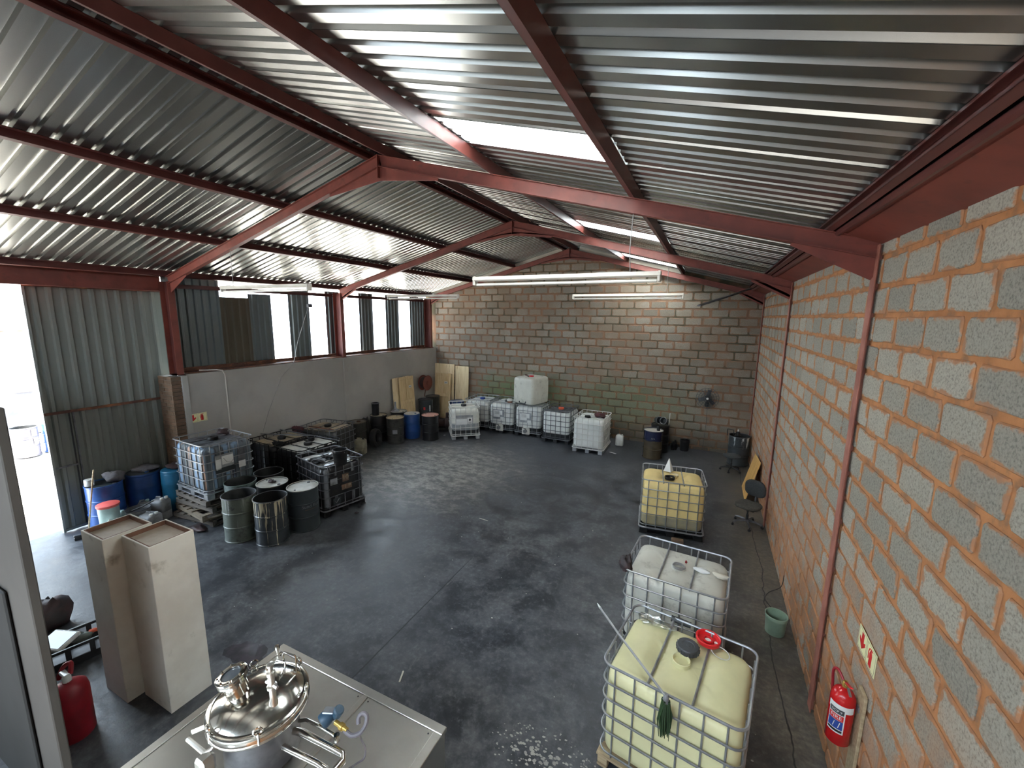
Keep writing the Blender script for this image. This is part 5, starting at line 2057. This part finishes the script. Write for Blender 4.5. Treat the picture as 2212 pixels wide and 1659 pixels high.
m.blob((0, 0, .17), (.50, .40, .52), random.Random(7), .22, 22, 12)
obj('sack_body', m, 'net', t, smooth=50)
m = MB()
m.blob((.16, .05, .38), (.12, .10, .12), random.Random(8), .3, 12, 8)
obj('sack_knot', m, 'net', t, smooth=50)
GJ = 'grey jerry cans by the blue drums'
jerrycan('grey jerry can with a white capped top, right end of the cluster', (-10.22, 4.30, 0), (.30, .24, .48), 'grey_can', .35, 'white_plastic', GJ, 2)
jerrycan('grey jerry can against the dark blue drum', (-10.50, 4.13, 0), (.20, .14, .42), 'grey_can', 1.1, 'mint_can', GJ)
jerrycan('low grey jerry can in front of the cluster beside the white cabinets', (-9.88, 3.96, 0), (.32, .28, .36), 'grey_can', .2, 'white_plastic', GJ, 2)
jerrycan('mint topped grey can between lidded bucket and blue drum', (-10.46, 3.72, 0), (.15, .16, .38), 'mint_can', .5, 'mint_can', GJ)
t = pail('grey_tub', 'wide grey tub with a black tool across its rim, amid the jerry cans', (-10.25, 3.93, 0), .20, .38, 'grey_can', 'dark_grey', handle=False)
m = MB()
m.lathe([(.001, .30), (.185, .30)], 24, cap0=False, cap1=False)
obj('residue', m, 'dark_grey', t)
m = MB()
m.tube([(-.02, -.1, .36), (.05, .05, .40), (.12, .22, .48)], .014, 6)
tag(obj('black_tool', m, 'black_plastic', None, (-10.25, 3.93, 0)), 'black handled tool lying over the grey tub', 'tool')
# broom
t = thing('broom', 'push broom leaning on the blue drum by the door', 'broom', (-10.62, 3.27, 0))
m = MB()
m.tube([(0, .0, .07), (.05, .07, .60), (.12, .17, 1.32)], .013, 7)
obj('handle', m, 'wood_new', t)
m = MB()
m.box((0, -.02, .075), (.40, .06, .04), Matrix.Rotation(1.25, 4, 'Z'), ch=.008)
obj('broom_head', m, 'dark_grey', t, smooth=None)
m = MB()
m.box((0, -.02, .03), (.40, .08, .055), Matrix.Rotation(1.25, 4, 'Z'), ch=.01)
o = obj('bristles', m, 'black_plastic', t, smooth=None)
o['kind'] = 'stuff'


# ------------------------------------------------------------------ two tall white cabinets (lying open topped)
def cabinet(label, x0, x1, y0, y1, h):
    t = thing('tall_cabinet', label, 'cabinet', ((x0 + x1) / 2, (y0 + y1) / 2, 0), 0, 'tall white cabinets')
    w, d = x1 - x0, y1 - y0
    m = MB()
    th = .018
    m.box((0, -d / 2 + th / 2, h / 2), (w, th, h), ch=.004)
    m.box((0, d / 2 - th / 2, h / 2), (w, th, h), ch=.004)
    m.box((-w / 2 + th / 2, 0, h / 2), (th, d - .02, h), ch=.004)
    m.box((w / 2 - th / 2, 0, h / 2), (th, d - .02, h), ch=.004)
    obj('carcass', m, 'cabinet', t, smooth=None)
    m = MB()
    m.box((0, 0, h - .055), (w - .03, d - .03, .012))
    obj('top_tray', m, 'cabinet_in', t, smooth=None, label='stained recessed top')
    m = MB()
    for (c, dd) in (((0, -d / 2 + th + .004, h - .025), (w - .04, .008, .05)), ((0, d / 2 - th - .004, h - .025), (w - .04, .008, .05)), ((-w / 2 + th + .004, 0, h - .025), (.008, d - .04, .05)), ((w / 2 - th - .004, 0, h - .025), (.008, d - .04, .05))):
        m.box(c, dd)
    obj('rim_lining', m, 'cabinet_rim', t, smooth=None, label='rusty brown inner rim')
    m = MB()
    m.box((0, 0, .03), (w - .06, d - .06, .06))
    obj('plinth', m, 'cabinet_rim', t, smooth=None)
    return t


cabinet('tall dirty white cabinet, the nearer and right one of the pair', -5.53, -4.985, 1.945, 2.36, 1.97)
cabinet('tall dirty white cabinet, the left and rear one of the pair', -6.04, -5.57, 1.80, 2.24, 1.975)

# crate of tools, black bag, red extinguisher on the floor
t = thing('tool_crate', 'black open plastic crate of tools on the floor behind the partition', 'crate', (-6.98, 1.90, 0), R(75))
m = MB()
w, d, h = .64, .42, .26
for (c, dd) in (((0, 0, .012), (w, d, .022)),):
    m.box(c, dd)
for s in (-1, 1):
    m.box((0, s * d / 2, .05), (w, .018, .09))
    m.box((0, s * d / 2, h - .02), (w, .022, .035))
    for q in (-.5, -.17, .17, .5):
        m.box((q * w * .97, s * d / 2, .14), (.05, .018, .20))
    m.box((s * w / 2, 0, .05), (.018, d, .09))
    m.box((s * w / 2, 0, h - .02), (.022, d, .035))
    for q in (-.48, 0, .48):
        m.box((s * w / 2, q * d, .14), (.018, .05, .20))
obj('crate_body', m, 'black_plastic', t, smooth=None)
m = MB()
m.box((0, 0, 0), (.34, .26, .05), Matrix.Translation((-7.05, 1.74, .27)) @ Matrix.Rotation(R(20), 4, 'Z') @ Matrix.Rotation(R(14), 4, 'X'), ch=.008)
t = thing('parts_case', 'clear topped parts case lying on the tool crate', 'case', (0, 0, 0))
obj('case_body', m, 'paper', t, smooth=None)
m = MB()
m.box((0, 0, .028), (.30, .22, .004), Matrix.Translation((-7.05, 1.74, .27)) @ Matrix.Rotation(R(20), 4, 'Z') @ Matrix.Rotation(R(14), 4, 'X'))
obj('clear_lid', m, 'glass_dark', t, smooth=None)
for i, (lb, lc, dm, mt) in enumerate((('orange handled tool in the crate', (-6.93, 2.06, .22), (.16, .06, .05), 'lid_orange'), ('red tool at the right end of the crate', (-6.82, 2.12, .17), (.10, .08, .06), 'sign_red'), ('grey green power tool in the crate', (-6.97, 1.93, .16), (.20, .16, .12), 'dr_green'))):
    blob_thing('crate_tool', lb, 'tool', lc, dm, mt, 70 + i, .25, 1.2)
blob_thing('black_bag', 'crumpled black bag on the floor left of the tool crate', 'bag', (-7.95, 1.93, 0), (.40, .46, .48), 'rag_dark', 75, .2)
t = thing('floor_extinguisher', 'big dusty red extinguisher standing on the floor behind the partition', 'extinguisher', (-5.62, 1.40, 0))
m = MB()
r = .15
m.lathe([(r * .92, 0), (r, .02), (r, .50), (r * .92, .56), (r * .6, .60), (r * .25, .62), (.03, .64)], 28)
obj('cylinder', m, 'dull_red', t)
m = MB()
m.lathe([(.035, .62), (.035, .68), (.02, .70)], 12)
m.box((-.04, 0, .69), (.12, .05, .03), ch=.006)
obj('valve', m, 'net', t)
m = MB()
m.tube(soft([(0, .03, .68), (-.06, .06, .76), (-.12, .02, .72), (-.15, -.02, .60)]), .022, 8)
obj('hose', m, 'dull_red', t)
m = MB()
m.blob((0, 0, .002), (.55, .38, .006), random.Random(3), .35, 18, 4)
tag(obj('oil_spill', m, 'stain_spill', None, (-5.05, 2.82, 0.001), smooth=60), 'dark dried spill on the floor behind the steel machine', 'spill')

# ------------------------------------------------------------------ stainless machine
MZ = 1.0
t = thing('mixing_machine', 'stainless steel machine cabinet with panelled top in the foreground', 'machine', (-2.70, 1.65, 0))
ox, oy = -2.70, 1.65
x0, x1, y0, y1 = -3.70 - ox, -1.695 - ox, .70 - oy, 2.42 - oy
m = MB()
m.box(((x0 + x1) / 2, (y0 + y1) / 2, (MZ - .02) / 2 + .03), (x1 - x0 - .03, y1 - y0 - .03, MZ - .08))
obj('cabinet_sides', m, 'steel', t, smooth=None)
fr = .075
m = MB()
for (c, d) in ((((x0 + x1) / 2, y1 - fr / 2, MZ - .02), (x1 - x0, fr, .04)), (((x0 + x1) / 2, y0 + fr / 2, MZ - .02), (x1 - x0, fr, .04)), ((x0 + fr / 2, (y0 + y1) / 2, MZ - .02), (fr, y1 - y0 - 2 * fr - .002, .04)), ((x1 - fr / 2, (y0 + y1) / 2, MZ - .02), (fr, y1 - y0 - 2 * fr - .002, .04)), ((-2.505 - ox, (y0 + y1) / 2, MZ - .02), (.05, y1 - y0 - 2 * fr - .002, .04))):
    m.box(c, d, ch=.004)
obj('top_frame', m, 'steel', t, smooth=None)
for (a, b) in ((x0 + fr + .003, -2.53 - ox - .003), (-2.48 - ox + .003, x1 - fr - .003)):
    m = MB()
    m.box(((a + b) / 2, (y0 + y1) / 2, MZ - .012), (b - a, y1 - y0 - 2 * fr - .006, .012), ch=.002)
    p = obj('top_panel', m, 'steel', t, smooth=None)
    for (sx, sy_) in ((a + .03, y1 - fr - .035), (b - .03, y1 - fr - .035), (a + .03, y0 + fr + .035), (b - .03, y0 + fr + .035)):
        obj('screw', cached('screw_head', lambda: MB().lathe([(.007, 0), (.006, .004)], 8)), 'dark_grey', p, (sx, sy_, MZ - .006))
m = MB()
for q in (x0 + .08, x1 - .08):
    for w in (y0 + .08, y1 - .08):
        m.box((q, w, .02), (.06, .06, .04))
obj('feet', m, 'black_plastic', t, smooth=None)

v = thing('mixing_vessel', 'round polished steel vessel with a domed lid standing on the machine', 'vessel', (-2.862, 1.649, MZ))
R0 = .335
m = MB()
m.lathe([(.23, .0), (.255, .02), (.255, .33), (.275, .39)], 48)
obj('vessel_body', m, 'galv_dirty', v)  # darker steel stands in for the shade under the lid
m = MB()
m.lathe([(.29, .385), (R0, .39), (R0 + .006, .40), (R0 + .006, .42), (R0, .43), (R0 - .004, .436), (R0, .442), (R0 + .004, .452), (R0 + .004, .468), (R0 - .01, .478), (.30, .480)], 56, cap0=False, cap1=False)
obj('clamp_flange', m, 'chrome', v)
m = MB()
m.lathe([(.305, .478), (.285, .495), (.24, .525), (.17, .552), (.09, .566), (.001, .570)], 56, cap0=False, cap1=False)
lid = obj('domed_lid', m, 'chrome', v, smooth=60)
# sight glass, tilted outwards
mt = Matrix.Translation((-.10, -.085, .545)) @ Matrix.Rotation(R(-9), 4, 'Y') @ Matrix.Rotation(R(8), 4, 'X')
m = MB()
m.lathe([(.075, -.04), (.075, .13), (.105, .132), (.105, .150), (.100, .153), (.105, .156), (.105, .172), (.10, .176), (.066, .176), (.066, .168)], 32, mt, cap1=False)
sg = obj('sight_port', m, 'chrome', v)
m = MB()
m.lathe([(.066, .165), (.001, .166)], 28, mt, cap0=False, cap1=False)
obj('glass', m, 'glass_dark', sg)
bolt = cached('bolt', lambda: MB().lathe([(.008, 0), (.008, .012), (.004, .014)], 6), None)
for k in range(8):
    a = 2 * PI * k / 8 + .2
    p = mt @ Vector((.086 * math.cos(a), .086 * math.sin(a), .176))
    obj('bolt', bolt, 'chrome', sg, p)
# lid valve
m = MB()
m.lathe([(.034, .52), (.03, .56), (.022, .57), (.022, .66), (.034, .665), (.034, .685), (.022, .69), (.022, .77), (.030, .772), (.030, .80), (.016, .805), (.016, .84), (.026, .845), (.026, .86), (.01, .865)], 18, Matrix.Translation((.20, -.02, 0)))
lv = obj('lid_valve', m, 'steel', v)
m = MB()
m.tube([(.14, -.02, .69), (.26, -.02, .69)], .012, 8)
m.tube([(.16, -.02, .62), (.16, -.02, .72)], .006, 6)
obj('valve_lever', m, 'steel', lv)
# U handle
m = MB()
m.tube([(-.01, .22, .52), (-.01, .22, .66), (-.005, .225, .675), (.10, .24, .675), (.11, .24, .66), (.11, .235, .52)], .006, 8)
obj('lid_handle', m, 'chrome', v)
m = MB()
m.tube([(-.12, .14, .55), (-.06, .20, .60), (.02, .21, .60), (.06, .17, .555)], .007, 8)
obj('lid_handle', m, 'chrome', v)
# eye bolts round the flange
for (aa, kk) in ((R(152), 0), (R(262), 1), (R(35), 2), (R(88), 3), (R(325), 4)):
    m = MB()
    c = Vector((R0 * math.cos(aa), R0 * math.sin(aa), .40))
    m.tube([c, c + Vector((0, 0, .09))], .010, 8)
    ctr = c + Vector((0, 0, .11))
    m.tube([ctr + Vector((-math.sin(aa) * .026 * math.cos(b), math.cos(aa) * .026 * math.cos(b), .026 * math.sin(b))) for b in [2 * PI * q / 14 for q in range(14)]], .007, 6, closed=True)
    obj('eye_bolt', m, 'chrome', v)
# hinge frame at the left
m = MB()
m.tube([(-.24, -.20, .33), (-.34, -.30, .30), (-.31, -.34, .30), (-.10, -.345, .30), (-.07, -.31, .31), (-.06, -.27, .36)], .016, 8)
obj('hinge_frame', m, 'steel', v)
m = MB()
m.box((-.07, -.36, .24), (.10, .10, .14), ch=.02)
obj('hinge_block', m, 'steel', v, smooth=None)
# thick pipes
m = MB()
m.tube([(.12, .06, .20), (.30, .10, .21), (.62, .12, .21), (.71, .125, .205), (.735, .10, .19), (.735, -.02, .19)], .026, 12)
obj('outlet_pipe', m, 'chrome', v)
m = MB()
m.tube([(.14, -.02, .17), (.30, -.01, .18), (.58, .015, .18), (.66, .02, .17), (.68, .0, .15), (.68, -.10, .10)], .022, 12)
obj('outlet_pipe', m, 'chrome', v)
m = MB()
m.tube([(.20, .16, .20), (.28, .17, .24), (.40, .17, .25), (.56, .175, .24), (.59, .18, .22)], .014, 10)
m.lathe([(.022, 0), (.022, .05)], 12, Matrix.Translation((.59, .18, .20)))
tp = obj('sensor_pipe', m, 'chrome', v)
# transmitter head
m = MB()
m.lathe([(.05, 0), (.055, .01), (.055, .075), (.045, .09)], 20, Matrix.Translation((.46, .16, .31)) @ Matrix.Rotation(R(-65), 4, 'X') @ Matrix.Rotation(R(20), 4, 'Y'))
m.lathe([(.036, 0), (.038, .06), (.03, .07)], 18, Matrix.Translation((.53, .24, .34)) @ Matrix.Rotation(R(30), 4, 'Y'))
th = obj('transmitter_head', m, 'gauge_blue', v)
m = MB()
m.box((0, 0, 0), (.085, .06, .012), Matrix.Translation((.49, .21, .385)) @ Matrix.Rotation(.4, 4, 'Z'), ch=.005)
obj('name_plate', m, 'galv', th, smooth=None)
m = MB()
m.lathe([(.018, 0), (.018, .05), (.026, .052), (.026, .08), (.018, .082), (.016, .12)], 10, Matrix.Translation((.56, .20, .325)) @ Matrix.Rotation(R(95), 4, 'Y'))
obj('cable_gland', m, 'brass', th)
m = MB()
m.tube(soft([(.66, .195, .31), (.72, .20, .29), (.77, .235, .30), (.785, .28, .335), (.765, .31, .37), (.73, .305, .38), (.715, .28, .36), (.73, .262, .33)]), .016, 8)
m.tube(soft([(.75, .235, .30), (.757, .26, .20), (.755, .29, .10), (.75, .28, .02), (.72, .22, .012), (.66, .10, .010), (.62, .0, .010)]), .007, 8)
obj('conduit', m, 'conduit', th)
m = MB()
m.lathe([(.06, 0), (.06, .06), (.03, .09), (.02, .14)], 16, Matrix.Translation((-.12, -.35, .12)))
obj('inlet_valve', m, 'chrome', v)
# small ball at the far left corner of the table
m = MB()
m.lathe([(.012, 0), (.012, .05), (.024, .06), (.026, .08), (.018, .10)], 12, Matrix.Translation((-3.62, 2.30, MZ)))
tag(obj('vent_plug', m, 'chrome'), 'small steel knob at the rear left corner of the machine top', 'knob')

# ------------------------------------------------------------------ yard drums
Y1_ = drum('pale grey drum with a red spot standing out in the yard', -18.3, 4.62, 'dr_out', open_=True, group='', name='yard_drum', level=.5)
ay = math.atan2(-4.62, 18.3)
obj('red_spot', wrap_patch(.30, ay - .22, ay + .22, .62, .74, 6), 'lid_coral', Y1_)
obj('white_label', wrap_patch(.30, ay + .50, ay + .95, .62, .82, 6), 'paper', Y1_)
obj('white_label', wrap_patch(.30, ay + .60, ay + 1.05, .36, .56, 6), 'paper', Y1_)
obj('text_band', wrap_patch(.2985, ay - .45, ay + .4, .42, .52, 8), 'grey_can', Y1_)
wrap_text('PetroOils', .085, 'paper', Y1_, .3, .47, ay, .95)
Y2_ = drum('blue drum with a white lid behind the pale grey one in the yard', -18.35, 5.28, 'dr_blue_steel', 'paper', group='', name='yard_drum')

# ------------------------------------------------------------------ litter
rnd = random.Random(77)


def scrap(label, x, y, w, d, mat, rz, cat='litter', h=.012, name='floor_scrap'):
    m = MB()
    m.box((0, 0, h / 2), (w, d, h), ch=h * .3)
    m.v = [(p[0] + .15 * w * math.sin(p[1] * 40), p[1], p[2]) for p in m.v]
    return tag(obj(name, m, mat, None, (x, y, 0), (0, 0, rz), smooth=None), label, cat)


scrap('thin pale stick lying alone in the middle of the floor', -4.08, 7.30, .22, .014, 'cream', -.1, 'stick', name='pale_stick')
scrap('bent pale strip on the floor behind the steel machine', -3.05, 3.42, .02, .16, 'cream', .4, 'strip', name='pale_strip')
scrap('white offcut on the floor at the corner of the far right tank', -2.52, 13.05, .20, .05, 'paper', -.5, 'offcut', name='white_offcut')
scrap('short yellow strip on the floor beside the tool crate', -6.35, 1.62, .22, .03, 'lid_cream', .5, 'strip', name='yellow_strip')
scrap('white paper bit left of the part filled tank', -8.45, 12.2, .06, .05, 'paper', .4, 'paper', name='paper_bit')
scrap('dark strap leaning at the right foot of the front black tank', -6.92, 6.58, .06, .20, 'black_plastic', .7, 'strap', .06, 'dark_strap')
scrap('small dark bit on the floor right of the front black tank', -6.72, 6.30, .07, .05, 'rag_dark', .2, 'litter', .03, 'dark_bit')
m = MB()
for k in range(240):
    a = rnd.uniform(0, 6.28)
    q = rnd.random() ** .7
    x, y = -1.12 + .62 * q * math.cos(a), 3.30 + .30 * q * math.sin(a)
    s = rnd.uniform(.004, .022) * (1.2 - q * .7)
    m.blob((x, y, .001), (s * 2.2, s * 1.6, s * .35), rnd, .35, 7, 4)
o = tag(obj('cement_crust', m, 'cement_bits', None, smooth=None), 'patch of pale cement crust on the floor at the bottom centre', 'crust')
o['kind'] = 'stuff'
m = MB()
for k in range(90):
    x, y = rnd.uniform(-6.5, .9), rnd.uniform(3.2, 11)
    s = rnd.uniform(.004, .014)
    m.blob((x, y, .001), (s * 2.4, s * 1.8, s), rnd, .3, 5, 4)
o = tag(obj('floor_grit', m, 'cement_bits', None, smooth=None), 'scattered pale grit on the dark floor', 'grit')
o['kind'] = 'stuff'
